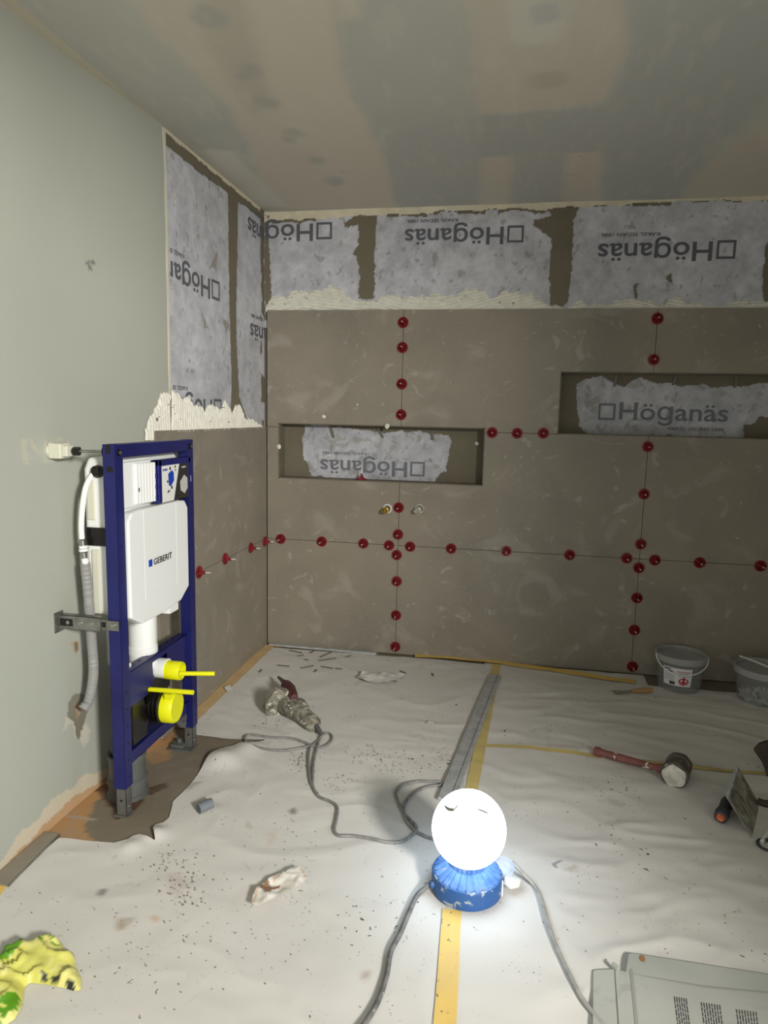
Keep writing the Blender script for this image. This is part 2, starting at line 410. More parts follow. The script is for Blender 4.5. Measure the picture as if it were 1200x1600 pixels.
# ================================================================== STRUCTURE
cMEMB = lin((186, 187, 193)); cSEAL = lin((112, 105, 88)); cCREAM = lin((214, 206, 182))
def membcol(a, b, seed):
    n = fbm(a, b, 22, seed, 4); n2 = fbm(a, b, 5, seed+9, 3); n3 = fbm(a, b, 70, seed+3, 2)
    v = .78+.42*(n-.5)+.24*(n2-.5)+.16*(n3-.5)
    c = cMEMB[None, :]*np.clip(v/.78, .5, 1.5)[:, None]
    sc = (fbm(a*1.3, b, 26, seed+77, 3) > .755) | (fbm(a+b*.5, b*.6-a, 55, seed+78, 2) > .86); c = mixc(c, lin((128, 126, 124)), sc*.5)
    return c
# ---- back wall: membrane above the tiles
bands = [[(553, 338), (590, 332), (588, 350), (585, 400), (586, 430), (584, 466), (572, 470), (560, 466), (562, 430), (558, 400), (552, 398), (560, 380), (560, 350), (540, 356), (538, 350)],
         [(850, 325), (905, 322), (902, 332), (896, 345), (894, 420), (888, 470), (880, 480), (860, 476), (858, 420), (862, 372), (832, 352), (834, 345), (862, 338)],
         [(1196, 385), (1230, 330), (1230, 490), (1195, 478), (1190, 440)],
         [(1038, 435), (1048, 425), (1050, 446)], [(990, 445), (996, 444), (995, 466), (992, 470)],
         [(413, 328), (419, 328), (424, 470), (421, 500), (413, 500)]]
bandsW = [P2(bk, b, (0, 2), y=.015) for b in bands]
def back_col(x, z):
    c = membcol(x, z, 5)
    for i, b in enumerate(bandsW): c = mixc(c, cSEAL*(.9+.2*fbm(x, z, 12, 90)[:, None]), soft(b, x, z, .009, 11+i, 40))
    top = 2.242-.018*(fbm(x, z*0, 9, 21)-.5)*2+.012*(x-1)
    c = mixc(c, cSEAL, ((z > top-.006-.014*fbm(x, z*0, 30, 66)) & (fbm(x, z*0, 6, 41) > .45)).astype(float))
    c = mixc(c, cCREAM*(.85+.3*fbm(x, z, 30, 5)[:, None]), (z > top).astype(float))
    c = mixc(c, lin((70, 66, 56)), ((z > top-.002) & (z < top+.002) & (fbm(x, z*0, 14, 8) > .5)).astype(float))
    return c
Y0 = .015
wb = struct(grid('wall_back', -.06, 3.0, 1.70, H, .005, lambda a, b: (a, Y0+.0015*(fbm(a, b, 9, 3)-.5), b), back_col, m_memb, flip=False))
niches = [(.064, 1.140, .921, 1.210), (1.492, 2.93, 1.190, 1.490)]
def rects_minus(x0, x1, z0, z1, holes):
    xs = sorted({x0, x1, *[v for h in holes for v in h[:2] if x0 < v < x1]}); zs = sorted({z0, z1, *[v for h in holes for v in h[2:] if z0 < v < z1]})
    out = []
    for i in range(len(xs)-1):
        for j in range(len(zs)-1):
            cx = (xs[i]+xs[i+1])/2; cz = (zs[j]+zs[j+1])/2
            if not any(h[0] < cx < h[1] and h[2] < cz < h[3] for h in holes): out.append((xs[i], xs[i+1], zs[j], zs[j+1]))
    return out
b = MB()
for r in rects_minus(-.06, 3.0, 0, 1.70, niches): b.box((r[0], Y0, r[2]), (r[1], Y0+.14, r[3]))
b.build('masonry', m_sub, wb)
tiles = MB(); g = .0012
for x0, x1 in ((.002, .7162), (.7162, 1.9169), (1.9169, 3.0)):
    for z0, z1 in ((.004, .5921), (.5921, 1.1900), (1.1900, 1.7864)):
        for r in rects_minus(x0+g, x1-g, z0+g, z1-g, niches): tiles.box((r[0], 0, r[2]), (r[1], .011, r[3]))
tiles.build('wall_tiles', m_tile, wb)
# ---- niches: lining (seal band) and membrane field with print
fields = [P2(bk, [(476, 664), (500, 664), (530, 668), (560, 672), (600, 676), (640, 674), (700, 680), (705, 690), (700, 715), (697, 738), (684, 742), (678, 754), (600, 753), (530, 747), (488, 744), (483, 728), (473, 712)], (0, 2), y=.09),
          P2(bk, [(900, 600), (915, 592), (940, 588), (955, 596), (975, 604), (1000, 590), (1020, 596), (1050, 600), (1065, 604), (1095, 600), (1120, 606), (1150, 604), (1180, 600), (1260, 598), (1260, 650), (1185, 650), (1180, 660), (1160, 664), (1165, 684), (920, 680), (905, 664), (902, 640)], (0, 2), y=.09)]
for k, (x0, x1, z0, z1) in enumerate(niches):
    def nc(x, z, k=k):
        c = np.repeat((cSEAL*.95)[None, :], len(x), 0)*(.85+.3*fbm(x, z, 8, 31)[:, None])
        mm = membcol(x, z, 40+k)*.92; m_ = soft(fields[k], x, z, .012, 60+k, 30)
        sm = (fbm(x, z, 30, 71+k) > .68)*.4
        return c*(1-m_[:, None])+mixc(mm, cSEAL*1.4, sm)*m_[:, None]
    grid('niche_back', x0, x1, z0, z1, .005, lambda a, b: (a, .09+0*a, b), nc, m_memb, wb)
    b = MB(); t = .004
    b.box((x0-.001, .0, z1-t), (x1+.001, .092, z1+.001)); b.box((x0-.001, 0, z0-.001), (x1+.001, .092, z0+t))
    b.box((x0-.001, .0, z0), (x0+t, .092, z1)); b.box((x1-t, .0, z0), (x1+.001, .092, z1))
    b.build('niche_lining', mat('sealed_lining', (120, 113, 97), .8, c2=(104, 98, 84), ns=12), wb)
# logos on the back wall (sheets hung upside down)
RX, UZ = Vector((1, 0, 0)), Vector((0, 0, 1))
def blogo(r_px, r_py, w, y=Y0-.002, flipd=True, mt=m_ink, clip=None, mts=None):
    o = bk(r_px, r_py, y=y)
    if flipd: logo(o, -RX, -UZ, w, mt, wb, clip, mts=mts)
    else: logo(o, RX, UZ, w, mt, wb, clip, mts=mts)
CORNER = [((-.045+.001, 0, 0), (-1, 0, 0))]
blogo(519, 347, .60, clip=[((-.01, 0, 0), (-1, 0, 0))])
blogo(819, 352, .575)
blogo(1151, 375, .605)
blogo(664, 722, .565, y=.088, mt=m_inkf, mts=m_inkf)
blogo(934, 656, .60, y=.088, flipd=False, mt=m_inkf, mts=m_inkf)
# ---- left wall
GX = -.05           # face of the painted board
def gx(y): return GX+.036*(lambda t: t*t*(3-2*t))(np.clip((np.asarray(y)+1.66)/.66, 0, 1))
def green_col(y, z):
    c = np.repeat(lin((170, 172, 162))[None, :], len(y), 0)
    def L(pts): return P2(lf, pts, (1, 2), x=GX)
    hole = L([(107, 1100), (112, 1087), (124, 1082), (134, 1088), (140, 1090), (137, 1108), (132, 1125), (128, 1140), (121, 1156), (116, 1130), (106, 1118)])
    torn = L([(97, 1142), (106, 1116), (120, 1122), (131, 1126), (141, 1138), (138, 1158), (130, 1168), (124, 1150), (118, 1152), (112, 1130)])
    c = mixc(c, lin((196, 190, 176)), soft(torn, y, z, .01, 4, 60))
    c = mixc(c, lin((104, 92, 72)), soft(hole, y, z, .008, 5, 60))
    c = mixc(c, lin((170, 124, 84)), soft(L([(116, 1100), (124, 1096), (126, 1110), (120, 1122)]), y, z, .008, 6, 60))
    c = mixc(c, lin((186, 150, 110)), soft(L([(110, 1003), (122, 1001), (125, 1014), (116, 1024)]), y, z, .01, 7, 60)*.9)
    c = mixc(c, lin((84, 70, 54)), soft(L([(115, 1006), (121, 1005), (122, 1016), (117, 1022)]), y, z, .008, 8, 60))
    edge = .006+.075*np.clip(1-abs(y+1.72)/.25, 0, 1)*fbm(y, z, 14, 9)*1.6+.035*fbm(y, z*0, 18, 10)
    c = mixc(c, lin((206, 192, 168)), (z < edge+.016).astype(float))
    c = mixc(c, lin((188, 146, 100)), (z < edge*.45).astype(float))
    rough = (abs(y+1.70) < .10) & (abs(z-1.14) < .035) & (fbm(y, z, 40, 12) > .5)
    c = mixc(c, lin((186, 184, 166)), rough*.8)
    mark = np.zeros(len(y), bool)
    for (a, bq) in (((132, 412), (142, 407)), ((142, 407), (140, 412)), ((140, 412), (144, 411)), ((134, 410), (136, 420)), ((137, 414), (139, 422)), ((254, 525+20), (262, 540))):
        p = lf(*a, x=GX); q = lf(*bq, x=GX); d = Vector((q.y-p.y, q.z-p.z)); L2 = d.length_squared
        t = np.clip(((y-p.y)*d.x+(z-p.z)*d.y)/L2, 0, 1)
        mark |= ((y-p.y-t*d.x)**2+(z-p.z-t*d.y)**2) < .0035**2
    c = mixc(c, lin((96, 96, 96)), mark*.8)
    return c
wl = struct(grid('wall_left', -4.0, 0.0, 0, H, .006, lambda a, b: (gx(a)+.0025*(fbm(a, b, 3, 33)-.5), a, b), green_col, m_green, flip=True))
MXF = -.012
lb = P2(lf, [(356, 296), (372, 300), (371, 400), (369, 500), (371, 560), (374, 620), (386, 655), (360, 655), (362, 600), (359, 500), (357, 400)], (1, 2), x=MXF)
def left_col(y, z):
    c = membcol(y, z, 15)*.97
    c = mixc(c, cSEAL*(.9+.2*fbm(y, z, 12, 90)[:, None]), soft(lb, y, z, .008, 14, 40))
    top = 2.222+.012*(fbm(y, z*0, 6, 23)-.5)*2-.016*np.clip(-y-.4, 0, 1)
    c = mixc(c, cSEAL, (z > top).astype(float))
    c = mixc(c, cCREAM, (z > 2.262-.01*fbm(y, z*0, 20, 3)).astype(float))
    c = mixc(c, cSEAL, ((y > -.035-.05*fbm(z, y*0, 12, 55)**2) & (fbm(y, z, 10, 8) > .45)).astype(float))
    for p in ([(318, 330), (333, 300), (330, 330)], [(304, 390), (318, 425), (312, 420)], [(345, 575), (352, 600), (346, 604)], [(338, 405), (350, 415), (346, 432)]):
        c = mixc(c, lin((140, 133, 120)), soft(P2(lf, [(a+8, b_+90) for a, b_ in p], (1, 2), x=MXF), y, z, .012, 9, 60)*.8)
    left = y < -1.019-.008*fbm(z, y*0, 10, 4)
    c = mixc(c, cCREAM*.9, left.astype(float))
    return c
grid('membrane', -1.03, 0.0, 1.12, H, .005, lambda a, b: (MXF+0*a, a, b), left_col, m_memb, wl, flip=True)
b = MB(); b.box((GX-.001, -1.02, 1.12), (MXF-.001, 0, H)); b.box((GX-.001, -1.12, 0), (-.0125, 0, 1.12)); b.build('board_packing', m_tiledge, wl)
tl = MB()
for y0, y1 in ((-1.165, -.005),):
    for z0, z1 in ((.004, .5921), (.5921, 1.1900)): tl.box((-.011, y0, z0+g), (0, y1-g, z1-g))
tl.build('wall_tiles', m_tile, wl)
LR, LU = Vector((0, -1, 0)), Vector((0, 0, -1))      # upside-down sheets: reads towards the camera
def llogo(px, py, w, clip=None): logo(lf(px, py, x=MXF+.001), LR, LU, w, m_ink, wl, clip)
CL = [((0, -1.005, 0), (0, -1, 0))]
llogo(343, 441, .60, CL)
llogo(346, 624, .60, CL)
o = lf(343, 252, x=MXF+.001); logo(Vector((o.x, o.y, 2.298)), LR, LU, .60, m_ink, wl, CL+[((0, 0, 2.221), (0, 0, 1))])
def wrapped(py, px):
    p = lf(px, py, x=MXF+.001)
    logo(Vector((p.x, p.y+.60, p.z)), LR, LU, .60, m_ink, wl, [((0, -.004, 0), (0, 1, 0))])
wrapped(336, 387); wrapped(503, 391)
# ---- adhesive ridges
def ridge_field(name, prof, x_of, depth0, axis, parent, seed, vertical=False):
    """prof: [(a, top)] along the tile edge"""
    pa = np.array([p[0] for p in prof]); pt = np.array([p[1] for p in prof]); o_ = np.argsort(pa); pa = pa[o_]; pt = pt[o_]
    base = x_of
    def top(a): return np.interp(a, pa, pt)+.022*(fbm(a, a*0, 30, seed, 3)-.5)*2
    def msk(a, z): return (z < top(a)) & ((z < base+.02) | (fbm(a, z, 60, seed+4) > .22))
    def hgt(a, z):
        wob = fbm(a, z, 5, seed+1, 2)
        ph = (a*1.0+.03*wob if vertical else z+.035*wob-.05*np.sin(a*4.5+seed)-.06*(a*2 % 1.2)**2*.4)*2*math.pi/(.016 if not vertical else .017)
        r = .5+.5*np.sin(ph); edge = np.clip((top(a)-z)/.012, 0, 1)
        return .0015+edge*(.0095*np.clip(r*1.6-.2, 0, 1)+.002*fbm(a, z, 90, seed+6))
    a0, a1 = pa[0], pa[-1]
    if axis == 'y': pos = lambda a, z: (a, depth0-hgt(a, z), z)
    else: pos = lambda a, z: (depth0+hgt(a, z), a, z)
    return grid(name, a0, a1, base-.005, max(pt)+.02, .0025, pos, None, m_adh, parent, maskf=msk, flip=(axis == 'x'))
prof = [(bk(px, py, y=.01).x, bk(px, py, y=.01).z) for px, py in [(415, 478), (424, 466), (445, 462), (470, 452), (480, 456), (500, 450), (535, 447), (541, 462), (552, 472), (575, 468), (600, 464), (640, 460), (700, 462), (740, 452), (756, 456), (765, 468), (790, 458), (820, 458), (850, 470), (862, 478), (884, 481), (900, 470), (925, 476), (955, 478), (960, 470), (990, 466), (1010, 470), (1040, 477), (1060, 466), (1090, 474), (1130, 478), (1150, 470), (1190, 474), (1230, 472), (1380, 474)]]
ridge_field('adhesive_ridges', prof, 1.783, Y0, 'y', wb, 7)
prof = [(lf(px, py, x=-.01).y, lf(px, py, x=-.01).z) for px, py in [(232, 664), (236, 645), (246, 640), (252, 614), (262, 608), (276, 612), (285, 628), (295, 620), (310, 640), (330, 632), (342, 640), (352, 628), (362, 645), (372, 628), (380, 650), (392, 656), (410, 664)]]
p1 = [(min(a, -.006), z) for a, z in prof if a > -1.03]; p1 = [(-1.03, np.interp(-1.03, [a for a, _ in prof], [z for _, z in prof]))]+p1
ridge_field('adhesive_ridges', p1, 1.186, MXF, 'x', wl, 17, vertical=True)
p2 = [(a, z) for a, z in prof if a < -1.03]+[(-1.03, p1[0][1])]
if p2[0][0] > -1.2: p2 = [(-1.21, 1.20)]+p2
ridge_field('adhesive_ridges', p2, 1.16, -.018, 'x', wl, 19, vertical=True)
b = MB(); b.box((GX, -1.160, .004), (-.012, -1.119, 1.186)); b.build('adhesive_bed', m_adh, wl)
# cream skim edge strip standing proud where the painted board meets the membrane
b = MB(); zz = np.linspace(1.28, H-.004, 40)
for i in range(len(zz)-1):
    w0, w1 = (.004+.016*float(fbm(np.array([q]), np.array([0.]), 9, 2)[0])+max(0, q-2.18)*.25 for q in (zz[i], zz[i+1]))
    b.add([(-.018, -1.024-w0, zz[i]), (-.018, -1.024-w1, zz[i+1]), (MXF+.0005, -1.026, zz[i+1]), (MXF+.0005, -1.026, zz[i]), (MXF+.0005, -1.018, zz[i+1]), (MXF+.0005, -1.018, zz[i])], [(0, 1, 2, 3), (3, 2, 4, 5)])
b.build('skim_edge', mat('cream_skim', (206, 202, 184), .85, bump=.3, bs=40), wl)

# ---- ceiling
GB = lin((198, 199, 190)); BEI = lin((212, 204, 190)); GR = lin((188, 189, 184)); LT = lin((216, 214, 202))
def CP(p): return P2(ce, p, (0, 1))
ceil_polys = [(CP([(150, -60), (372, -60), (400, 60), (440, 170), (500, 260), (600, 326), (418, 326), (400, 250), (360, 170), (300, 110), (240, 50)]), BEI, .02),
    (CP([(300, -50), (380, -50), (395, 50), (425, 120), (410, 190), (370, 140), (330, 70)]), BEI*.90, .02),
    (CP([(372, -60), (515, -60), (525, 30), (530, 90), (552, 150), (590, 220), (612, 260), (622, 324), (548, 326), (500, 260), (440, 190), (412, 110), (400, 50)]), BEI*1.04, .015),
    (CP([(715, -60), (955, -60), (985, 60), (990, 85), (960, 120), (940, 158), (880, 168), (800, 176), (748, 180), (742, 110), (735, 60)]), BEI*.98, .02),
    (CP([(750, 248), (805, 240), (800, 318), (742, 322)]), BEI, .008), (CP([(882, 240), (942, 236), (938, 314), (872, 316)]), BEI, .008),
    (CP([(1060, 320), (1080, 280), (1140, 225), (1205, 190), (1300, 160), (1300, 330)]), BEI*.96, .02),
    (CP([(960, -60), (1300, -60), (1300, 60), (1190, 160), (1100, 250), (1060, 312), (945, 312), (945, 170), (990, 90), (980, 20)]), GR, .02),
    (CP([(748, 180), (800, 178), (946, 166), (946, 236), (880, 240), (804, 244), (750, 246)]), GR, .01), (CP([(804, 244), (882, 240), (874, 316), (800, 318)]), GR*1.03, .01),
    (CP([(620, 200), (748, 180), (750, 322), (622, 324), (600, 240)]), GR*1.05, .01),
    (CP([(798, -60), (885, -60), (884, 40), (870, 66), (830, 72), (798, 66)]), LT, .012),
    (CP([(832, 8), (872, 4), (880, 30), (850, 40), (836, 36)]), GR*1.1, .01), (CP([(830, 118), (875, 110), (895, 130), (850, 142), (832, 136)]), BEI*.85, .01),
    (CP([(312, 234), (366, 236), (382, 258), (450, 322), (408, 324)]), LT*1.02, .006),
    (CP([(520, -60), (590, -60), (560, 30), (530, 34)]), BEI*1.02, .01)]
dots = [(330, 28, 36), (392, 108, 24), (418, 160, 26), (458, 208, 22), (495, 250, 18), (522, 284, 22), (380, 120, 18), (452, 218, 14)]
def ceil_col(x, y):
    c = np.repeat((GB*.97)[None, :], len(x), 0); c = c*(.93+.14*fbm(x, y, 3, 81)[:, None])
    for i, (p, col, w) in enumerate(ceil_polys): c = mixc(c, col, sum(soft(p, x+dx, y+dy, w*1.2, 100+i, 14) for dx, dy in ((-.014, 0), (.014, .004), (0, -.014), (.003, .014), (0, 0), (-.026, .01), (.026, -.01)))/7)
    for (px, py, r) in dots:
        q = ce(px, py); q2 = ce(px+r, py); rr = abs(q2.x-q.x)
        d = np.sqrt((x-q.x)**2+((y-q.y)*.8)**2)+.03*(fbm(x, y, 20, px)-.5)
        c = mixc(c, GB*.83, np.clip((rr*1.0-d)/.03, 0, 1)*.75)
    sc = np.clip((fbm(x*4, y, 9, 300, 3)-.62)*8, 0, 1); c = mixc(c, LT, sc*.25)
    c = mixc(c, cCREAM, (x < GX+.03+.02*fbm(y, x*0, 8, 6)).astype(float)*.8)
    for (a, bb) in (((530, 268), (545, 270)), ((888, 272), (906, 276)), ((905, 244), (912, 246))):
        p = ce(*a); q = ce(*bb); d = Vector((q.x-p.x, q.y-p.y)); t = np.clip(((x-p.x)*d.x+(y-p.y)*d.y)/d.length_squared, 0, 1)
        c = mixc(c, lin((200, 190, 170)), ((((x-p.x-t*d.x)**2+(y-p.y-t*d.y)**2) < .006**2)).astype(float))
    return c
ceil = struct(grid('ceiling', -.06, 3.0, -4.0, .02, .008, lambda a, b: (a, b, H+.004*(fbm(a, b, 2, 90)-.5)), ceil_col, m_ceil, flip=True))
# ---- floor
FT = lin((122, 112, 96)); ORG = lin((184, 142, 96)); DKB = lin((74, 48, 30))
dark_spots = P2(fl, [(150, 1232), (166, 1226), (200, 1250), (216, 1250), (232, 1230), (262, 1224), (262, 1232), (226, 1246), (208, 1268), (180, 1282), (172, 1262), (160, 1250)], (0, 1))
orng = P2(fl, [(-10, 1400), (60, 1300), (150, 1215), (310, 1090), (430, 1000), (440, 1010), (318, 1104), (268, 1150), (280, 1160), (262, 1180), (235, 1172), (200, 1230), (150, 1256), (130, 1290), (160, 1318), (90, 1312), (20, 1380)], (0, 1))
orng2 = P2(fl, [(236, 1160), (262, 1148), (282, 1158), (262, 1190), (236, 1196), (226, 1180)], (0, 1))
def floor_col(x, y):
    c = np.repeat(FT[None, :], len(x), 0)*(.85+.3*fbm(x, y, 5, 201)[:, None])
    c = mixc(c, ORG*.9, soft(orng, x, y, .03, 61, 14)); c = mixc(c, ORG*.85, soft(orng2, x, y, .03, 62, 14)*.7)
    c = mixc(c, DKB, soft(dark_spots, x, y, .012, 63, 30)*.9)
    ln = (abs(y+1.69+.03*(x)) < .0016) | (abs(x-.62) < .0016)
    c = mixc(c, lin((168, 160, 146)), ln*.8)
    return c
floor = struct(grid('floor', -.06, 3.0, -4.0, .02, .01, lambda a, b: (a, b, 0*a), floor_col, m_floor))
wr = MB(); wr.box((3.0, -4.0, 0), (3.1, .1, H)); struct(wr.build('wall_right', mat('right_wall_paint', (150, 150, 142), .8, c2=(158, 158, 150), ns=2)))
JAMB = 2.76
wf = MB(); wf.box((JAMB, -3.75, 0), (3.0, -3.63, H)); wf.box((-.05, -3.75, 0), (.35, -3.63, H)); wf.box((.35, -3.75, 2.12), (JAMB, -3.63, H))
struct(wf.build('wall_front', mat('front_wall_paint', (172, 174, 164), .8, c2=(164, 166, 156), ns=2)))

# ================================================================== PAPER AND TAPE
def hz(x, y):
    w = (fbm(x, y, 1.5, 401)-.5)*.5
    r = 1-np.abs(2*fbm(x+w, y*1.5+w, 3.2, 402, 3)-1)
    r2 = 1-np.abs(2*fbm(x*.7+w, y*2.2-w*1.6, 4.0, 405, 2)-1)
    k = np.clip((x-1.25)/.3, 0, 1)
    z = .003+.0035*np.clip(r-.6, 0, 1)*2.5+.0045*k*np.clip(r2-.62, 0, 1)*2.6+.0012*fbm(x, y, 14, 403)
    d = np.sqrt((x-1.205)**2+(y+1.765)**2); z = .003+(z-.003)*np.clip((d-.1)/.2, 0, 1)
    return z
def hz1(x, y): return float(hz(np.array([x]), np.array([y]))[0])
out_px = [(-40, 1412), (0, 1392), (22, 1378), (55, 1345), (92, 1312), (112, 1313), (140, 1316), (178, 1320), (200, 1315), (208, 1309), (217, 1307), (228, 1312), (243, 1318), (239, 1300), (242, 1292), (256, 1287), (264, 1280), (269, 1262), (270, 1254), (285, 1240), (298, 1226), (312, 1208), (322, 1194), (332, 1184), (344, 1176), (362, 1170), (378, 1164), (400, 1163)]
front = P2(fl, out_px, (0, 1))
back_ = [(.388, -1.075)]+P2(fl, [(396, 1158), (350, 1156), (305, 1150), (303, 1118), (330, 1092), (372, 1052), (418, 1012)], (0, 1))
outline = [(-.03, -2.9)]+front+back_+[(.60, -.05), (.95, -.035), (1.22, -.05), (1.222, -2.9)]
def curl(x, y):
    z = hz(x, y)
    def bump(cx, cy_, r, h): return h*np.exp(-(((x-cx)**2+(y-cy_)**2)/r**2))
    c1 = fl(345, 1190); c2_ = fl(243, 1305); c3 = fl(205, 1325); c4 = fl(385, 1172)
    return z+bump(c1.x, c1.y, .07, .028)+bump(c2_.x, c2_.y, .035, .016)+bump(c3.x, c3.y, .03, .01)+bump(c4.x, c4.y, .05, .014)
stains = [([(180, 1440), (190, 1438), (207, 1437), (205, 1448), (190, 1458), (182, 1460)], (168, 150, 128), .8), ([(232, 1436), (246, 1432), (252, 1438), (240, 1444)], (200, 160, 134), .7),
    ([(154, 1392), (166, 1390), (168, 1398), (160, 1404), (153, 1400)], (110, 106, 100), .9), ([(420, 1305), (432, 1300), (430, 1318), (418, 1326)], (206, 186, 170), .5), ([(570, 1518), (578, 1522), (574, 1540), (564, 1530)], (160, 144, 130), .8),
    ([(285, 1232), (300, 1224), (318, 1222), (300, 1234), (292, 1240)], (150, 146, 138), .6), ([(262, 1368), (282, 1362), (290, 1380), (280, 1410), (264, 1396)], (190, 176, 164), .4), ([(455, 1265), (464, 1268), (462, 1275), (452, 1272)], (120, 100, 92), .9)]
stp = [(P2(fl, p, (0, 1)), lin(c), k) for p, c, k in stains]
def paper_col(x, y):
    c = np.repeat(lin((212, 209, 203))[None, :], len(x), 0)*(.97+.06*fbm(x, y, 2, 77)[:, None])
    for i, (p, cc, k) in enumerate(stp): c = mixc(c, cc, sum(soft(p, x+dx, y+dy, .008, 300+i, 50) for dx, dy in ((-.004, 0), (.004, .002), (0, -.004), (0, .005), (0, 0), (.009, 0), (-.009, 0)))/7*k*np.clip(.35+1.3*fbm(x, y, 70, 31+i), 0, 1))
    return c
p_ = tag(grid('masking_paper', -.06, 1.23, -2.9, -.02, .007, lambda a, b: (a, b, curl(a, b)), paper_col, m_paper, maskf=lambda a, b: inside(outline, a, b), snap=outline),
    'large white floor paper on the left, torn open around the toilet frame foot', 'paper', 'sheets of floor paper')
def sheet(x0, x1, y0, y1, dz, label, extra=None):
    return tag(grid('masking_paper', x0, x1, y0, y1, .009, lambda a, b: (a, b, hz(a, b)+dz+(extra(a, b) if extra else 0)), paper_col, m_paper), label, 'paper', 'sheets of floor paper')
sheet(1.16, 2.98, -2.9, -.90, .0010, 'wrinkled white floor paper on the right, under the lamp side and the cardboard')
sheet(1.19, 1.97, -.97, -.03, .0014, 'narrow white floor paper right of the straightedge, reaching the tiled wall')
sheet(1.47, 2.98, -.93, -.16, .0028, 'white floor paper at back right, under the two buckets')
def tape(pts, w, mt, label, dz=.0025, step=.012):
    P = smoothpath([Vector((p[0], p[1], 0)) for p in pts], 6) if len(pts) > 2 else [Vector((p[0], p[1], 0)) for p in pts]
    Q = [P[0]]
    for a, b in zip(P, P[1:]):
        n = max(1, int((b-a).length/step))
        for k in range(1, n+1): Q.append(a.lerp(b, k/n))
    vs = []; fs = []; m = 6
    for i, q in enumerate(Q):
        t = (Q[min(i+1, len(Q)-1)]-Q[max(0, i-1)]).normalized(); nrm = Vector((-t.y, t.x, 0))
        for k in range(m+1):
            p = q+nrm*w*(k/m-.5); vs.append((p.x, p.y, hz1(p.x, p.y)+dz))
    for i in range(len(Q)-1):
        for k in range(m): a = i*(m+1)+k; fs.append((a, a+1, a+m+2, a+m+1))
    bb = MB(); bb.add(vs, fs); return tag(bb.build('floor_tape', mt, smooth=True), label, 'tape', 'floor tape')
def fp(px, py): v = fl(px, py); return (v.x, v.y)
tape([fp(706, 1425), fp(690, 1660), (1.185, -2.8)], .048, m_tape, 'yellow tape over the paper seam, running from the lamp to the camera', .0035)
tape([fp(776, 1040), fp(735, 1245), fp(727, 1290)], .042, m_tape2, 'dusty yellow tape over the paper seam behind the lamp, beside the straightedge', .0035)
tape([fp(648, 1028), fp(700, 1030), fp(770, 1037), fp(840, 1047), fp(910, 1058), fp(992, 1071)], .050, m_tape, 'bright yellow tape along the foot of the tiled back wall', .0075)
tape([fp(752, 1167), fp(830, 1172), fp(930, 1184), fp(1060, 1202), fp(1200, 1213), fp(1330, 1225)], .024, m_tape2, 'thin yellow tape crossing the paper under the mallet', .0045)
tape([(.028, -.02), (.028, -.5), (.03, -1.06)], .055, mat('sandy_tape', (196, 166, 122), .7, c2=(204, 176, 128), ns=10), 'sandy masking tape along the foot of the left tiled wall', .0005)
tape([(-.02, -2.0), (.03, -2.25), (.05, -2.6)], .05, m_tape, 'short yellow tape at the left edge, below the tile strip', .0005)

# ================================================================== TOILET FRAME
FX, FB = .145, .105; YN, YF = -1.665, -1.165; YC = -1.415
tf = thing('toilet_frame', 'blue steel toilet installation frame with white cistern, standing at the left wall', 'toilet frame', (.125, YC, 0))
def post(y0, y1, zb):
    b = MB(); t = .003
    b.box((FX-t, y0, zb), (FX, y1, 1.162)); b.box((FB, y0, zb), (FX, y0+t, 1.162)); b.box((FB, y1-t, zb), (FX, y1, 1.162)); b.box((FB, y0, zb), (FB+t, y1, 1.162))
    o = b.build('post', m_blue, tf, bevel=.0015)
    h = MB(); ym = (y0+y1)/2
    for z in [.13+.055*i for i in range(6)]+[.86, 1.06]: h = MB(); h.cyl((FX-.001, ym, z), (FX+.0008, ym, z), .0035, seg=10); h.build('bolt_hole', m_dark, o)
    for z in (.62, 1.09): h = MB(); h.box((FB+.012, y0-.0006, z-.008), (FX-.008, y0+.001, z+.008)); h.build('square_hole', m_dark, o)
    s = MB(); s.lathe([(.011, 0), (.011, .002), (.007, .0035), (.0001, .004)], (FX, ym, 1.138), (1, 0, 0), 18); s.build('washer', m_black, o, smooth=True)
    s = MB(); s.lathe([(.005, 0), (.005, .004), (.0001, .006)], (FX+.002, ym, 1.138), (1, 0, 0), 12); s.build('screw', m_chrome, o, smooth=True)
    return o
pn = post(YN, YN+.042, .095); pf = post(YF-.042, YF, .085)
b = MB(); b.box((FB, YN+.04, 1.122), (FX, YF-.04, 1.162)); b.build('top_rail', m_blue, tf, bevel=.002)
b = MB(); b.box((FB+.012, YN-.0007, 1.135), (FB+.026, YN+.002, 1.161)); b.build('post_slot', m_dark, tf)
# seat beam: folded plate with a row of holes on its upper ledge
b = MB(); z0, z1 = .335, .452
n = 24; hole_c = (-1.40, .395); hr = .046
b.box((.128, YN+.042, z0+.02), (.131, -1.46, z1)); b.box((.128, -1.46, .432), (.131, -1.36, z1)); b.box((.128, -1.36, z0+.02), (.131, YF-.042, z1))
b.box((.128, YN+.042, z0), (.131, -1.50, z0+.022)); b.box((.128, -1.33, z0), (.131, YF-.042, z0+.022))
b.box((.096, YN+.042, z1-.003), (.131, YF-.042, z1)); b.box((.096, YN+.042, z0+.05), (.099, YF-.042, z1))
sb = b.build('seat_beam', m_blue, tf, bevel=.001)
h = MB()
for i in range(9):
    y = YN+.07+i*.046; h = MB(); h.cyl((.108, y, z1-.001), (.108, y, z1+.0006), .0045, seg=10); h.build('beam_hole', m_dark, sb)
b = MB(); b.box((.105, YN+.042, .150), (.131, YF-.042, .153)); b.box((.128, YN+.042, .150), (.131, YF-.042, .192)); b.box((.075, YN+.042, .189), (.131, YF-.042, .192))
lr = b.build('lower_rail', m_blue, tf, bevel=.001)
h = MB()
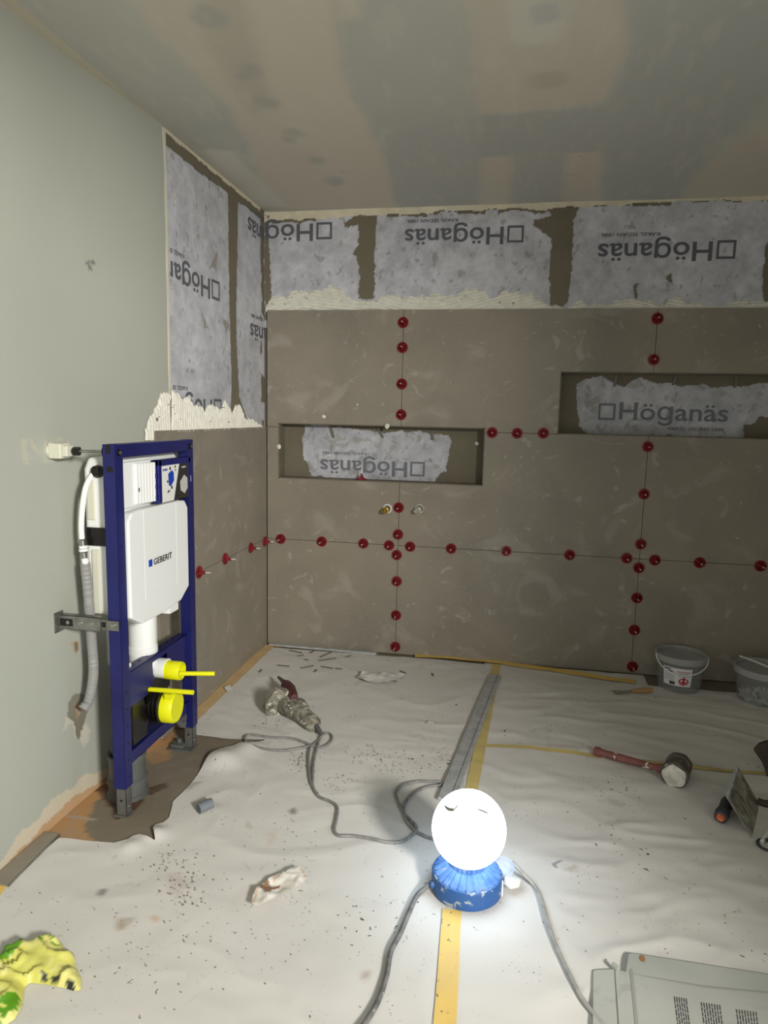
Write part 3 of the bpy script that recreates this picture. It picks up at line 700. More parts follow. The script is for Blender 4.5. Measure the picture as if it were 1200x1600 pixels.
for i in range(7): y = YN+.08+i*.055; h = MB(); h.box((.095, y, .1915), (.112, y+.02, .1928)); h.build('rail_slot', m_dark, lr)
for y0 in (YN+.005, YF-.037):
    b = MB(); b.box((.108, y0, .006), (.111, y0+.032, .30)); b.box((.139, y0, .006), (.142, y0+.032, .30)); b.box((.108, y0, .006), (.142, y0+.003, .30)); b.box((.108, y0+.029, .006), (.142, y0+.032, .12))
    f_ = b.build('foot', m_steel, tf, bevel=.001)
    b = MB()
    if y0 < -1.5: b.box((.098, y0-.005, 0), (.148, y0+.036, .005))
    else:
        b.box((.050, y0-.030, 0), (.148, y0+.032, .006)); b.box((.06, y0-.02, .006), (.11, y0+.028, .018)); b.cyl((.085, y0+.004, .018), (.085, y0+.004, .034), .009)
    b.build('base_plate', m_steel if y0 < -1.5 else m_gpipe, f_, bevel=.002)
    b = MB(); b.cyl((.125, y0-.001, .055), (.125, y0+.001, .055), .004); b.build('foot_hole', m_dark, f_); b = MB(); b.cyl((.1405, y0+.016, .03), (.1445, y0+.016, .03), .005); b.build('foot_screw', m_chrome, f_)
# cistern
cis_prof = [(-1.617, .640), (-1.617, 1.085), (-1.595, 1.118), (-1.235, 1.118), (-1.212, 1.09), (-1.212, .66), (-1.24, .628), (-1.59, .628)]
b = MB(); b.prism(cis_prof, .010, .112, lambda a, c_, h: (h, a, c_)); cis = b.build('cistern', m_white, tf, bevel=.010)
b = MB(); b.prism(roundrect(-1.622, .865, -1.606, .90, .004), .012, .06, lambda a, c_, h: (h, a, c_)); b.box((.016, -1.624, .852), (.112, -1.609, .908)); b.build('black_band', m_black, cis, bevel=.002)
b = MB(); b.box((.02, -1.621, .93), (.045, -1.61, 1.05)); b.box((.030, -1.623, .64), (.055, -1.612, .84)); b.build('cistern_rib', m_wdull, cis, bevel=.003)
# bulging front panel with chamfered foot
pan = [(-1.618, .930), (-1.596, .953), (-1.53, .957), (-1.30, .957), (-1.250, .952), (-1.229, .925), (-1.229, .640), (-1.29, .603), (-1.40, .592), (-1.55, .594), (-1.617, .63)]
b = MB(); b.prism(pan, .110, .153, lambda a, c_, h: (h, a, c_)); fp_ = b.build('front_panel', m_white, cis, bevel=.006)
b = MB()
for y in (-1.530, -1.318): b.box((.153, y-.0012, .665), (.1536, y+.0012, .953))
for z in (.745, .815, .878, .70): b.box((.153, -1.53, z-.001), (.1535, -1.318, z+.001))
b.box((.11, -1.37, .575), (.150, -1.31, .60)); b.build('panel_rib', m_white, fp_)
text_mesh('GEBERIT', .122, .021, (.1535, -1.478, .768), (0, 1, 0), (0, 0, 1), m_blktext, fp_, 'brand_lettering', bold=.018, lift=.0012)
b = MB(); b.box((.153, -1.507, .768), (.1548, -1.487, .790)); b.build('brand_square', m_bluelogo, fp_)
# access box: white ribbed shaft, blue frame, label
b = MB(); b.prism(roundrect(-1.60, .965, -1.42, 1.105, .01), .10, .128, lambda a, c_, h: (h, a, c_))
for i in range(7): b.box((.128, -1.535+i*.014, .972), (.137+.002*i, -1.535+i*.014+.009, 1.098))
ab = b.build('access_shaft', m_white, cis, bevel=.0015)
b = MB(); b.box((.128, -1.522, 1.010), (.1375, -1.512, 1.022)); b.build('shaft_mark', m_dark, ab)
b = MB(); AY0, AY1, AZ0, AZ1 = -1.437, -1.212, .963, 1.103
b.box((.128, AY0, AZ1-.020), (.158, AY1, AZ1)); b.box((.128, AY0, AZ0), (.158, AY0+.020, AZ1)); b.box((.128, AY1-.018, AZ0), (.158, AY1, AZ1))
for z in (.975, 1.01, 1.045): b.box((.128, AY0-.009, z), (.154, AY0, z+.016))
b.build('access_frame', m_bluel, ab, bevel=.003)
b = MB(); b.box((.150, AY0+.018, AZ0), (.156, AY1-.016, AZ1-.018)); lab = b.build('label_card', m_lwhite, ab)
yl, yr = AY0+.018, AY1-.016; zt = AZ1-.018; Xl = .1566
b = MB(); b.add([(Xl, yl+.125, zt), (Xl, yr, zt), (Xl, yr, AZ0), (Xl, yl+.082, AZ0)], [(0, 1, 2, 3)]); b.build('dark_field', m_lgrey, lab)
b = MB(); b.add([(Xl, yl+.045, 1.055), (Xl, yl+.070, 1.066), (Xl, yl+.083, 1.058), (Xl, yl+.085, 1.030), (Xl, yl+.062, 1.012), (Xl, yl+.048, 1.016)], [(0, 1, 2, 3, 4, 5)])
b.build('printed_valve', m_bluelogo, lab)
b = MB()
for (a, z, sz) in ((.058, 1.072, .005), (.094, 1.076, .004), (.096, 1.064, .003), (.040, 1.030, .004), (.043, .996, .004), (.052, .998, .003), (.068, 1.008, .005)):
    b = MB(); b.add([(Xl+.0003, yl+a-sz, z-sz), (Xl+.0003, yl+a+sz, z-sz), (Xl+.0003, yl+a+sz, z+sz), (Xl+.0003, yl+a-sz, z+sz)], [(0, 1, 2, 3)]); b.build('printed_mark', m_dark, lab)
text_mesh('SIGMA', .034, .008, (Xl, yl+.008, 1.066), (0, 1, 0), (0, 0, 1), m_bluelogo, lab, 'label_lettering', bold=.03)
text_mesh('GEBERIT', .034, .0055, (Xl+.0002, yl+.138, 1.068), (0, 1, 0), (0, 0, 1), m_lwhite, lab, 'label_lettering', bold=.03)
b = MB(); yy = yl+.152; b.add([(Xl+.0002, yy-.025, 1.022), (Xl+.0002, yy+.006, 1.044), (Xl+.0002, yy+.030, 1.030), (Xl+.0002, yy+.030, .995), (Xl+.0002, yy+.008, .978), (Xl+.0002, yy-.022, .992)], [(0, 1, 2, 3, 4, 5)]); b.build('printed_cistern', mat('label_grey', (188, 188, 182), .5), lab)
b = MB(); b.box((FX, -1.203, 1.012), (FX+.001, -1.187, 1.034)); b.build('post_sticker', m_lwhite, pf)
b = MB(); b.box((FX+.0008, -1.198, 1.017), (FX+.0013, -1.192, 1.029)); b.build('sticker_print', m_text, pf)
# flush pipe
b = MB(); b.lathe([(.045, 0), (.045, .05), (.048, .05), (.048, .075), (.045, .075), (.045, .22)], (.075, -1.42, .40), (0, 0, 1), 28); b.build('flush_pipe', m_white, tf, smooth=True)
b = MB(); b.box((.075, -1.59, .40), (.110, -1.55, .463)); b.build('bend_bracket', m_white, tf, bevel=.004)
b = MB(); b.lathe([(.034, 0), (.034, .035)], (.118, -1.402, .392), (1, 0, 0), 28); b.build('flush_collar', m_white, tf, smooth=True)
b = MB(); b.lathe([(.0315, 0), (.0315, .052), (.029, .056), (.027, .056), (.027, .02), (.0001, .02)], (.150, -1.402, .388), (1, 0, 0), 32); cap = b.build('protection_cap', m_yel, tf, smooth=True)
b = MB(); b.cyl((.19, -1.392, .374), (.305, -1.36, .372), .0075, seg=16); b.build('cap_handle', m_yel, cap, smooth=True)
# waste bend
def wv(t): return 1
b = MB(); pth = smoothpath([(.07, -1.53, .11), (.066, -1.515, .18), (.075, -1.48, .25), (.10, -1.45, .278), (.15, -1.436, .28)], 8)
b.tube(pth, .052, 24)
for i in range(5): b.lathe([(.052, 0), (.060, .002), (.060, .007), (.052, .009)], (.100+i*.012, -1.445+i*.0015, .278), (1, .12, 0), 28)
b.box((.085, -1.585, .20), (.128, -1.50, .335)); b.box((.085, -1.51, .305), (.128, -1.34, .335)); b.build('waste_bend', m_black, tf, smooth=True)
b = MB(); b.lathe([(.054, 0), (.054, .036), (.050, .042), (.048, .042), (.0001, .040)], (.160, -1.434, .272), (1, .05, 0), 36); b.lathe([(.047, 0), (.047, .024)], (.150, -1.434, .272), (1, .05, 0), 28)
cap = b.build('protection_cap', m_yel, tf, smooth=True)
b = MB(); b.cyl(at(233, 1077, 1, -1.47), at(302, 1082, 1, -1.47), .0078, seg=16); b.box((.178, -1.475, .315), (.200, -1.435, .332)); b.build('cap_handle', m_yel, cap, smooth=True)
b = MB(); b.cyl((.120, -1.25, .118), (.135, -1.25, .118), .013); b.box((.11, -1.26, .12), (.126, -1.215, .19)); b.build('rail_bolt', m_gpipe, tf, smooth=True)
# wall brackets
b = MB(); b.box((GX, YN-.036, .594), (GX+.004, YN+.004, .656)); b.box((GX+.003, YN-.012, .607), (.085, YN-.009, .646))
b.box((GX+.003, YN-.012, .643), (.085, YN+.010, .646)); b.box((GX+.003, YN-.012, .604), (.085, YN+.010, .607)); b.box((.07, YN-.007, .607), (.143, YN-.003, .637))
wbk = b.build('wall_bracket', m_zinc, tf, bevel=.0008)
b = MB()
for x in (-.02, .02, .055, .125): b = MB(); b.cyl((x, YN-.005, .624), (x, YN-.0145, .624), .006, seg=10); b.build('bracket_screw', m_chrome, wbk)
b = MB(); b.box((-.045, YN-.0135, .613), (-.005, YN-.0115, .635)); b.build('bracket_slot', m_dark, wbk); b = MB(); b.box((.088, YN-.008, .616), (.102, YN-.0065, .632)); b.build('bracket_slot', m_dark, wbk)
b = MB(); b.box((-.045, -1.70, 1.118), (-.005, -1.652, 1.162)); b.box((-.005, -1.694, 1.124), (.012, -1.658, 1.156)); b.lathe([(.026, 0), (.022, .012)], (GX, -1.676, 1.14), (1, 0, 0), 20); wa = b.build('wall_anchor', m_wdull, tf, bevel=.003)
b = MB(); b.cyl((.0, -1.676, 1.140), (.106, -1.650, 1.140), .0045, seg=10); b.build('threaded_rod', m_zinc, wa, smooth=True)
b = MB(); b.cyl((.018, -1.672, 1.140), (.036, -1.667, 1.140), .013, seg=6); b.build('lock_nut', m_black, wa); b = MB(); b.cyl((.098, -1.652, 1.140), (.104, -1.65, 1.140), .013, seg=6); b.build('lock_nut', m_black, wa)

# supply hose from the cistern into the wall
wh = thing('supply_hose', 'white water hose running into grey corrugated sleeve, beside the blue frame', 'hose', (.0, -1.63, .3))
b = MB(); pt = smoothpath([at(px, py, 1, y) for px, py, y in [(152, 738, -1.615), (143, 744, -1.628), (134, 762, -1.64), (129, 790, -1.645), (127, 820, -1.645), (128, 842, -1.645)]], 8)
b.tube(pt, .0085, 14); b.build('hose', m_whiteB, wh, smooth=True)
b = MB(); a = at(153, 737, 1, -1.617); b.lathe([(.017, 0), (.019, .004), (.019, .012), (.016, .014), (.016, .022), (.011, .024)], a+Vector((.004, .006, 0)), (-.25, -1, .1), 24); b.build('hose_nut', m_black, wh, smooth=True)
b = MB(); a = at(129, 844, 1, -1.645); e = at(132, 872, 1, -1.645)
d = e-a; b.cyl(a, a+d*.30, .0105); b.cyl(a+d*.68, e, .0105); b.build('crimp', m_chrome, wh, smooth=True)
b = MB(); b.cyl(a+d*.30, a+d*.45, .0125); b.cyl(a+d*.48, a+d*.62, .0135); b.cyl(e, at(134, 884, 1, -1.645), .0095); b.build('hose_coupling', m_whiteB, wh, smooth=True)
pts = [at(px, py, 1, y) for px, py, y in [(133, 880, -1.645), (138, 930, -1.64), (142, 985, -1.63), (146, 1040, -1.628), (144, 1070, -1.63), (138, 1096, -1.64), (129, 1108, -1.66)]]
b = MB(); b.tube(smoothpath(pts, 40), .0145, 16, rf=lambda L: 1+.09*math.sin(L*2*math.pi/.006)); b.build('corrugated_sleeve', m_ghose, wh, smooth=True)
# drain stub in the floor
dp = thing('drain_pipe', 'grey drain pipe collar rising from the floor behind the frame foot', 'pipe', (.075, -1.53, 0))
b = MB(); b.lathe([(.066, 0), (.066, .012), (.060, .014), (.060, .05), (.064, .052), (.064, .062), (.057, .066), (.057, .13), (.061, .132), (.061, .146), (.052, .146), (.050, .02)], (.070, -1.53, 0), (0, 0, 1), 36); b.build('pipe_collar', m_gpipe, dp, smooth=True)
# pieces at the wall foot
ts = thing('tile_strip', 'brown tile offcut with a pale cut edge lying along the left wall foot', 'tile', (-.01, -1.9, 0))
b = MB(); a0, a1, a2, a3 = (-.048, -1.79), (.0, -1.79), (.012, -2.02), (-.048, -2.02)
b.prism([a0, a1, a2, a3], .001, .011, lambda a, c_, h: (a, c_, h)); b.build('tile_body', m_tile, ts)
b = MB(); b.prism([(.0, -1.79), (.004, -1.79), (.016, -2.02), (.012, -2.02)], .001, .0105, lambda a, c_, h: (a, c_, h)); b.build('cut_edge', m_zinc, ts)
c0 = fl(311, 1273, .03); c1 = fl(324, 1261, .03)
b = MB(); d = (c1-c0).normalized(); c0 = fl(310, 1274); c0.z = .022; d = Vector((.55, .83, 0)).normalized()
b.lathe([(.013, 0), (.0165, 0), (.0165, .048), (.013, .048), (.013, 0)], c0, d, 24); tag(b.build('pipe_offcut', m_gstub, smooth=True), 'short grey plastic pipe piece lying on the paper by the frame', 'pipe')

# ================================================================== LEVELLING CAPS
def make_cap(normal):
    o = thing('levelling_cap', 'x', 'tile cap'); n = Vector(normal)
    b = MB(); R_ = .0265
    b.lathe([(R_-.006, .0015), (R_, .001), (R_+.001, .003), (R_, .0065), (R_-.005, .0065), (R_-.006, .0015)], (0, 0, 0), n, 28)
    b.lathe([(.0090, .002), (.0082, .012), (.0068, .022), (.006, .031), (.0001, .033)], (0, 0, 0), n, 16)
    q = Vector((0, 0, 1)).rotation_difference(n).to_matrix()
    for k in range(3):
        a = math.radians(90+120*k)
        rm = Matrix.Rotation(a, 3, 'Z')
        vs = []
        for (x, y, z) in [(0, -.006, .001), (R_-.003, -.0052, .001), (R_-.003, .0052, .001), (0, .006, .001), (0, -.003, .028), (R_-.003, -.003, .006), (R_-.003, .003, .006), (0, .003, .028)]:
            vs.append(q @ (rm @ Vector((x, y, z))))
        b.add(vs, [(0, 3, 2, 1), (4, 5, 6, 7), (0, 1, 5, 4), (1, 2, 6, 5), (2, 3, 7, 6), (3, 0, 4, 7)])
    b.cur = 1; b.lathe([(R_-.005, .0035), (.0001, .0035)], (0, 0, 0), n, 28)
    b.build('cap_dial', [m_red, m_redw], o, smooth=True)
    b = MB(); b.cyl(n*.030, n*.054, .0022, seg=8); b.build('pin', m_pin, o, smooth=True)
    return o
protos = {}
def put_cap(pos, normal, label, group, rot=0):
    key = tuple(normal)
    if key not in protos: protos[key] = make_cap(normal); o = protos[key]
    else:
        src = protos[key]; o = src.copy(); C.objects.link(o)
        for ch in src.children: c = ch.copy(); C.objects.link(c); c.parent = o
    o.location = pos; o['label'] = label; o['group'] = group
    o.rotation_mode = 'AXIS_ANGLE'; o.rotation_axis_angle = (rot, *normal)
ORD = ['topmost', 'second', 'third', 'fourth', 'fifth', 'sixth', 'seventh', 'eighth', 'ninth', 'tenth', 'eleventh', 'twelfth']
NB, NL = (0, -1, 0), (1, 0, 0)
def series(pts, fn, grp, f=bk):
    for i, (px, py) in enumerate(pts):
        p = f(px, py); p = Vector((p.x, -.0002, p.z)) if f is bk else Vector((.0002, p.y, p.z))
        put_cap(p, NB if f is bk else NL, fn(i), grp, random.uniform(-1, 1))
series([(630, 504), (629, 543), (628, 600), (627, 648)], lambda i: f'red cap, {ORD[i]} of four on the upright joint above the left niche', 'red caps above the left niche')
series([(623, 793), (622, 835), (620, 867), (620, 908), (619, 961), (618, 1010)], lambda i: f'red cap on the upright joint below the left niche, {ORD[i]} from the top' if i else 'red cap between the two tap stubs under the left niche', 'red caps below the left niche')
hx = [(439, 842), (503, 846), (568, 849), (608, 852), (641, 854), (705, 857), (791, 861), (890, 867), (979, 872), (1023, 875), (1093, 879), (1188, 884)]
series(hx, lambda i: ('leftmost red cap on the long level joint, nearest the corner' if i == 0 else f'red cap on the long level joint of the back wall, {ORD[i]} counted from the corner'), 'red caps on the long level joint')
series([(769, 676), (808, 677), (849, 677)], lambda i: f'red cap on the short level joint between the niches, {["left", "middle", "right"][i]} one', 'red caps between the niches')
series([(1027, 498), (1021, 562)], lambda i: f'red cap above the right niche, {["upper", "lower"][i]} of two', 'red caps above the right niche')
series([(1012, 698), (1006, 772), (1001, 850), (998, 887), (995, 934), (991, 984), (988, 1041)], lambda i: ['red cap just below the right niche, on the upright joint', 'second red cap below the right niche on the upright joint', 'red cap right above the right joint crossing', 'red cap right below the right joint crossing', 'red cap on the right upright joint, second below the crossing', 'red cap on the right upright joint, third below the crossing', 'lowest red cap on the right upright joint, above the putty knife'][i], 'red caps below the right niche')
series([(310, 894), (351, 873), (391, 856), (413, 846)], lambda i: ['red cap on the left wall beside the blue frame, leftmost of four', 'red cap on the left wall, second from the blue frame', 'red cap on the left wall, third from the blue frame', 'red cap on the left wall, tight in the room corner'][i], 'red caps on the left wall', lf)
# the half-sunk cap lying on the sill of the left niche
p = bk(563, 749); put_cap(Vector((p.x, .03, .9252)), (0, -.02, 1), 'red cap lying on the sill of the left niche', 'red cap on niche sill')
# spacer straps hanging in the niches
def strap(px0, py0, px1, py1, label, grp):
    a = bk(px0, py0, y=.083); c_ = bk(px1, py1, y=.083); b = MB(); w = .007
    b.add([(a.x-w, .078, a.z), (a.x+w, .078, a.z), (c_.x+w, .084, c_.z), (c_.x-w, .084, c_.z), (a.x-w, .081, a.z), (a.x+w, .081, a.z), (c_.x+w, .087, c_.z), (c_.x-w, .087, c_.z)], [(0, 3, 2, 1), (4, 5, 6, 7), (0, 1, 5, 4), (1, 2, 6, 5), (2, 3, 7, 6), (3, 0, 4, 7)])
    tag(b.build('spacer_strap', m_strip), label, 'strap', grp)
for i, q in enumerate([(516, 664, 521, 684), (591, 668, 598, 684), (675, 672, 676, 688)]): strap(*q, f'grey spacer strap hanging in the left niche, {["left", "middle", "right"][i]} one', 'straps in the left niche')
for i, q in enumerate([(964, 584, 960, 604), (1057, 584, 1052, 602), (1152, 585, 1148, 606)]): strap(*q, f'grey spacer strap hanging in the right niche, {["left", "middle", "right"][i]} one', 'straps in the right niche')
# adhesive blobs on the tiles
def blob(pos, r, label, n=(0, -1, 0), e=1.0):
    b = MB(); b.lathe([(r, 0), (r*.9, .003), (r*.5, .005), (.0001, .006)], pos, n, 14, rf=lambda t, h: 1+.12*math.sin(2*t+r*900)); tag(b.build('adhesive_blob', m_adh, smooth=True), label, 'adhesive', 'adhesive blobs on the tiles')
p = bk(506, 651); blob((p.x, 0, p.z), .010, 'white adhesive blob on the tile above the left niche')
p = bk(558, 632); blob((p.x, 0, p.z), .005, 'tiny white adhesive spot on the tile between niche and top joint')
p = bk(744, 694, y=.0); blob((p.x, .088, p.z), .010, 'white adhesive smear inside the left niche at its right end')
p = bk(605, 666); blob((p.x-.0, -.001, p.z), .013, 'white adhesive squeezed out on the top edge of the left niche', e=0)
p = bk(436, 698); blob((p.x, 0, p.z), .012, 'white adhesive on the left edge of the left niche')
# tap stubs
def stub(px, py, mt, ring, label):
    p = bk(px, py); o = thing('water_stub', label, 'pipe', (p.x, 0, p.z), 'tap stubs under the left niche')
    b = MB(); b.lathe([(.023, -.002), (.025, .004), (.022, .007), (.018, .007), (.018, 0)], p+Vector((.008, 0, .008)), (0, -1, 0), 24); b.build('wall_ring', ring, o, smooth=True)
    b = MB(); d = Vector((-.16, -1, -.10)).normalized(); q = p+Vector((.008, 0, .006))
    b.lathe([(.013, 0), (.013, .020), (.017, .020), (.017, .034), (.013, .036), (.013, .054), (.006, .054), (.006, .040), (.0001, .040)], q, d, 12, ); b.box((-.004, -.012, -.010), (.004, .012, .010), Matrix.Translation(q+d*.038)); b.build('fitting', mt, o, smooth=True)
stub(603, 797, m_brass, m_lwhite, 'brass tap stub with white ring, left of the red cap below the niche')
stub(653, 797, m_lime, m_lime, 'grey limed tap stub, right of the red cap below the niche')

# ================================================================== WORK LAMP
LX, LY = 1.205, -1.767
wl_ = thing('work_lamp', 'blue work lamp with a glowing white globe, standing on the paper', 'lamp', (LX, LY, .004))
b = MB(); b.lathe([(.090, .004), (.094, .008), (.095, .050), (.092, .056)], (LX, LY, 0), (0, 0, 1), 48); lb_ = b.build('lamp_base', m_lblue, wl_, smooth=True)
b = MB(); seg = 96
b.lathe([(.0915, .054), (.088, .060), (.058, .078), (.052, .080), (.051, .092), (.054, .096)], (LX, LY, 0), (0, 0, 1), seg, rf=lambda t, h: 1-(.06 if (int(t/(2*math.pi)*seg+.5) % 4) == 0 else 0)); b.build('ribbed_collar', m_lribs, wl_)
b = MB(); GR_ = .0985; GZ = .178
b.lathe([(GR_*math.sin(math.pi*(1-k/28)), GR_*-math.cos(math.pi*(k/28))) if 0 < k < 28 else (.0001, GR_*(-1 if k == 0 else 1)) for k in range(29)], (LX, LY, GZ), (0, 0, 1), 56)
globe = b.build('glass_globe', m_globe, wl_, smooth=True)
def on_globe(px, py):
    d = Vector(((px-600)/FPX*RR-(py-800)/FPX*UU+_f).tolist()).normalized(); o = Vector(CAM.tolist())-Vector((LX, LY, GZ))
    R2 = GR_+.0035; bq = o.dot(d); cq = o.dot(o)-R2*R2; disc = bq*bq-cq
    return Vector(CAM.tolist())+d*(-bq-math.sqrt(max(disc, 0)))
for poly in ([(693, 1258), (697, 1259), (702, 1262), (709, 1263), (711, 1266), (707, 1268), (700, 1267), (696, 1263)], [(709, 1264), (714, 1258), (719, 1254), (715, 1260), (711, 1265)], [(742, 1262), (753, 1265), (760, 1268), (767, 1273), (757, 1270), (748, 1266)], [(720, 1262), (728, 1262), (728, 1264), (721, 1263)]):
    b = MB(); vs = [on_globe(*q) for q in poly]; b.add(vs, [tuple(range(len(vs)))]); b.build('mortar_spot', m_mortar_dark, globe)
b = MB(); a = fl(674, 1384, .05)
ang = math.radians(205); cxx = LX+.094*math.cos(ang); cyy = LY+.094*math.sin(ang)
b.lathe([(.009, -.004), (.009, .004), (.0075, .010)], (cxx, cyy, .030), (math.cos(ang), math.sin(ang), 0), 18); b.build('cord_gland', m_lblue, wl_, smooth=True)
def cord(pxs, r, name, mt, parent, z0=None, extra=None, n=10, zs=None):
    pts = []
    for i, (px, py) in enumerate(pxs):
        v = fl(px, py, .006); z = hz1(v.x, v.y)+r+.0025
        if zs and i in zs: z = zs[i]; v = fl(px, py, z)
        pts.append(Vector((v.x, v.y, z)))
    sp_ = smoothpath(pts, n)
    q = []
    for v in sp_: q.append(Vector((v.x, v.y, max(v.z, hz1(v.x, v.y)+r+.0025))))
    b = MB(); b.tube(q, r, 10); return b.build(name, mt, parent, smooth=True)
cord([(676, 1378), (664, 1388), (652, 1402), (640, 1428), (626, 1462), (611, 1492), (604, 1530), (592, 1566), (575, 1596), (540, 1650)], .0062, 'power_cord', m_cordd, wl_, zs={0: .030, 1: .018})
b = MB()  # plug socket cover and white plug on the right of the base
b.lathe([(.028, 0), (.029, .012), (.028, .016), (.0265, .016), (.026, .002)], fl(786, 1358, .045), (.25, -.25, 1), 24); b.build('socket_cover', m_coil, wl_, smooth=True)
b = MB(); b.box((-.014, -.020, -.011), (.014, .020, .011), Matrix.Translation(fl(800, 1378, .030)) @ Matrix.Rotation(math.radians(-38), 4, 'Z') @ Matrix.Rotation(math.radians(-18), 4, 'X')); b.box((-.003, -.004, .0), (.003, .004, .045), Matrix.Translation((LX+.094, LY-.015, .006)))
b.build('socket_box', m_lwhite, wl_, bevel=.003)
cr = cord([(800, 1346), (818, 1366), (834, 1386), (846, 1412), (857, 1450), (870, 1486), (888, 1524), (906, 1560), (930, 1592), (975, 1650)], .0050, 'extension_cord', m_cordl, None, zs={0: .05, 1: .03})
tag(cr, 'light grey cord running from the right of the lamp to the picture bottom', 'cord')

# ================================================================== GRINDER
gr = thing('angle_grinder', 'mortar-caked power tool with maroon gear head, lying on the paper', 'power tool', (.45, -.80, 0))
A0 = fl(494, 1134, .035); A1 = fl(446, 1098, .045)
ax = (A1-A0); Lb = ax.length; ax.normalize()
b = MB(); b.lathe([(.018, 0), (.028, .008), (.033, .03), (.034, Lb*.45), (.037, Lb*.62), (.042, Lb*.75), (.046, Lb), (.040, Lb+.02), (.0001, Lb+.025)], A0, ax, 26, rf=lambda t, h: 1+.05*math.sin(5*t+h*60)+.03*math.sin(9*t-h*90)); b.build('motor_body', m_cake, gr, smooth=True)
G0 = fl(440, 1101, .050)
b = MB(); gax = (ax+Vector((.2, .0, .1))).normalized(); b.lathe([(.058, -.012), (.066, -.008), (.066, .018), (.060, .022), (.040, .024)], G0+ax*.015, gax, 28, rf=lambda t, h: 1+.05*math.sin(4*t)); b.build('guard', m_cake, gr, smooth=True)
H0 = fl(460, 1091, .088); H1 = fl(444, 1066, .066); H2 = fl(435, 1058, .055); HL = (H1-H0).length
b = MB(); b.lathe([(.017, 0), (.023, HL*.2), (.030, HL*.5), (.026, HL*.75), (.012, HL), (.0001, HL+.004)], H0, (H1-H0), 18); b.build('gear_head', m_maroon, gr, smooth=True)
b = MB(); b.cyl(H1, H2, .011, .006, 12); b.build('nozzle', m_gpipe, gr, smooth=True)
b = MB(); b.lathe([(.020, 0), (.026, .03), (.022, .07), (.010, .085)], fl(476, 1112, .05), (fl(462, 1086, .07)-fl(476, 1112, .05)), 16, rf=lambda t, h: 1+.08*math.sin(4*t)); b.build('side_handle', m_cake, gr, smooth=True)
b = MB(); b.cyl(A0, fl(502, 1146, .02), .011, .007, 12); b.build('cord_sleeve', m_gpipe, gr, smooth=True)
S_ = 340/1200
cp1 = [(430, 425), (418, 452), (385, 478), (320, 498), (200, 514), (90, 498), (25, 468), (6, 440), (40, 423), (150, 440), (270, 446), (330, 464), (385, 484), (440, 490), (482, 462), (490, 432), (470, 413), (440, 420), (424, 445), (405, 500), (388, 580), (382, 680), (388, 725), (420, 768), (490, 800), (520, 835), (512, 900), (503, 950), (530, 980), (620, 984), (700, 1000), (800, 1022), (880, 1014), (935, 978), (955, 940), (925, 900), (880, 850), (845, 770), (842, 738), (880, 702), (960, 681), (1040, 681), (1095, 684), (1085, 700), (1020, 710), (940, 745), (895, 795), (884, 850), (905, 910), (945, 955), (1000, 985), (1060, 1003), (1130, 1010)]
cord([(380+x*S_, 1030+y*S_) for x, y in cp1], .0045, 'power_cord', m_cord, gr, zs={0: .018}, n=8)
c2p = [(372, 482), (360, 540), (362, 620), (372, 690), (384, 715)]
cord([(380+x*S_, 1030+y*S_) for x, y in c2p], .0045, 'cord_strand', m_cord, gr)

# ================================================================== FLOOR TOOLS
def bar(p, q, w, h, z, name, mt, label, cat, parent=None, group=None, hollow=False):
    p = Vector(p); q = Vector(q); d = (q-p); L = d.length; a = math.atan2(d.y, d.x)
    b = MB(); m_ = Matrix.Translation((p.x, p.y, z)) @ Matrix.Rotation(a, 4, 'Z')
    b.box((0, -w/2, 0), (L, w/2, h), m_)
    o = b.build(name, mt, parent, bevel=min(.002, h*.3))
    if label: tag(o, label, cat, group)
    return o
se = thing('straightedge', 'long grey aluminium straightedge lying on the paper behind the lamp', 'straightedge', (1.18, -.75, 0))
p0 = fl(774, 1053, .02); p1 = fl(697, 1248, .02)
bar((p0.x, p0.y), (p1.x, p1.y), .058, .008, .011, 'bar', m_alu, None, None, se)
d = Vector((p1.x-p0.x, p1.y-p0.y, 0)).normalized(); nn = Vector((-d.y, d.x, 0))
bar((p0.x+nn.x*.012, p0.y+nn.y*.012), (p1.x+nn.x*.012, p1.y+nn.y*.012), .002, .001, .019, 'groove', m_steel, None, None, se)
a_ = fl(423, 1008); c_ = fl(590, 1021)
al = bar((a_.x, -.038), (c_.x, -.044), .024, .010, .008, 'metal_profile', m_alu, 'long thin grey metal profile lying against the foot of the back wall', 'profile')
strips = [((452, 1018), (472, 1022)), ((465, 1027), (475, 1026)), ((484, 1022), (492, 1018)), ((500, 1029), (518, 1021)), ((498, 1035), (525, 1031)), ((470, 1047), (490, 1043)), ((502, 1044), (520, 1047)), ((524, 1047), (534, 1048)), ((491, 1053), (495, 1049)), ((405, 1053), (409, 1049)), ((625, 1050), (634, 1054)), ((675, 1054), (677, 1058)), ((612, 1066), (620, 1067)), ((433, 1042), (452, 1044)), ((540, 1029), (548, 1027)), ((475, 1033), (482, 1034))]
strip_labels = ['grey strip nearest the room corner, leftmost of the row by the metal profile', 'tiny grey strip right of the leftmost one by the metal profile', 'grey strip slanted upward between the corner and the middle of the profile', 'long grey strip slanted up towards the metal profile', 'second long grey strip just below the slanted one', 'flat grey strip above the power tool tip', 'level grey strip in the middle of the scattered ones', 'short grey strip just right of the level one', 'tiny upright grey strip under the level one', 'lone grey strip left of the power tool', 'grey strip touching the folded paper flap on its right', 'tiny upright grey strip furthest right, left of the straightedge', 'short grey strip under the folded paper flap', 'pale grey strip just behind the tip of the power tool', 'short grey strip right under the end of the metal profile', 'small grey strip between the first row and the second']
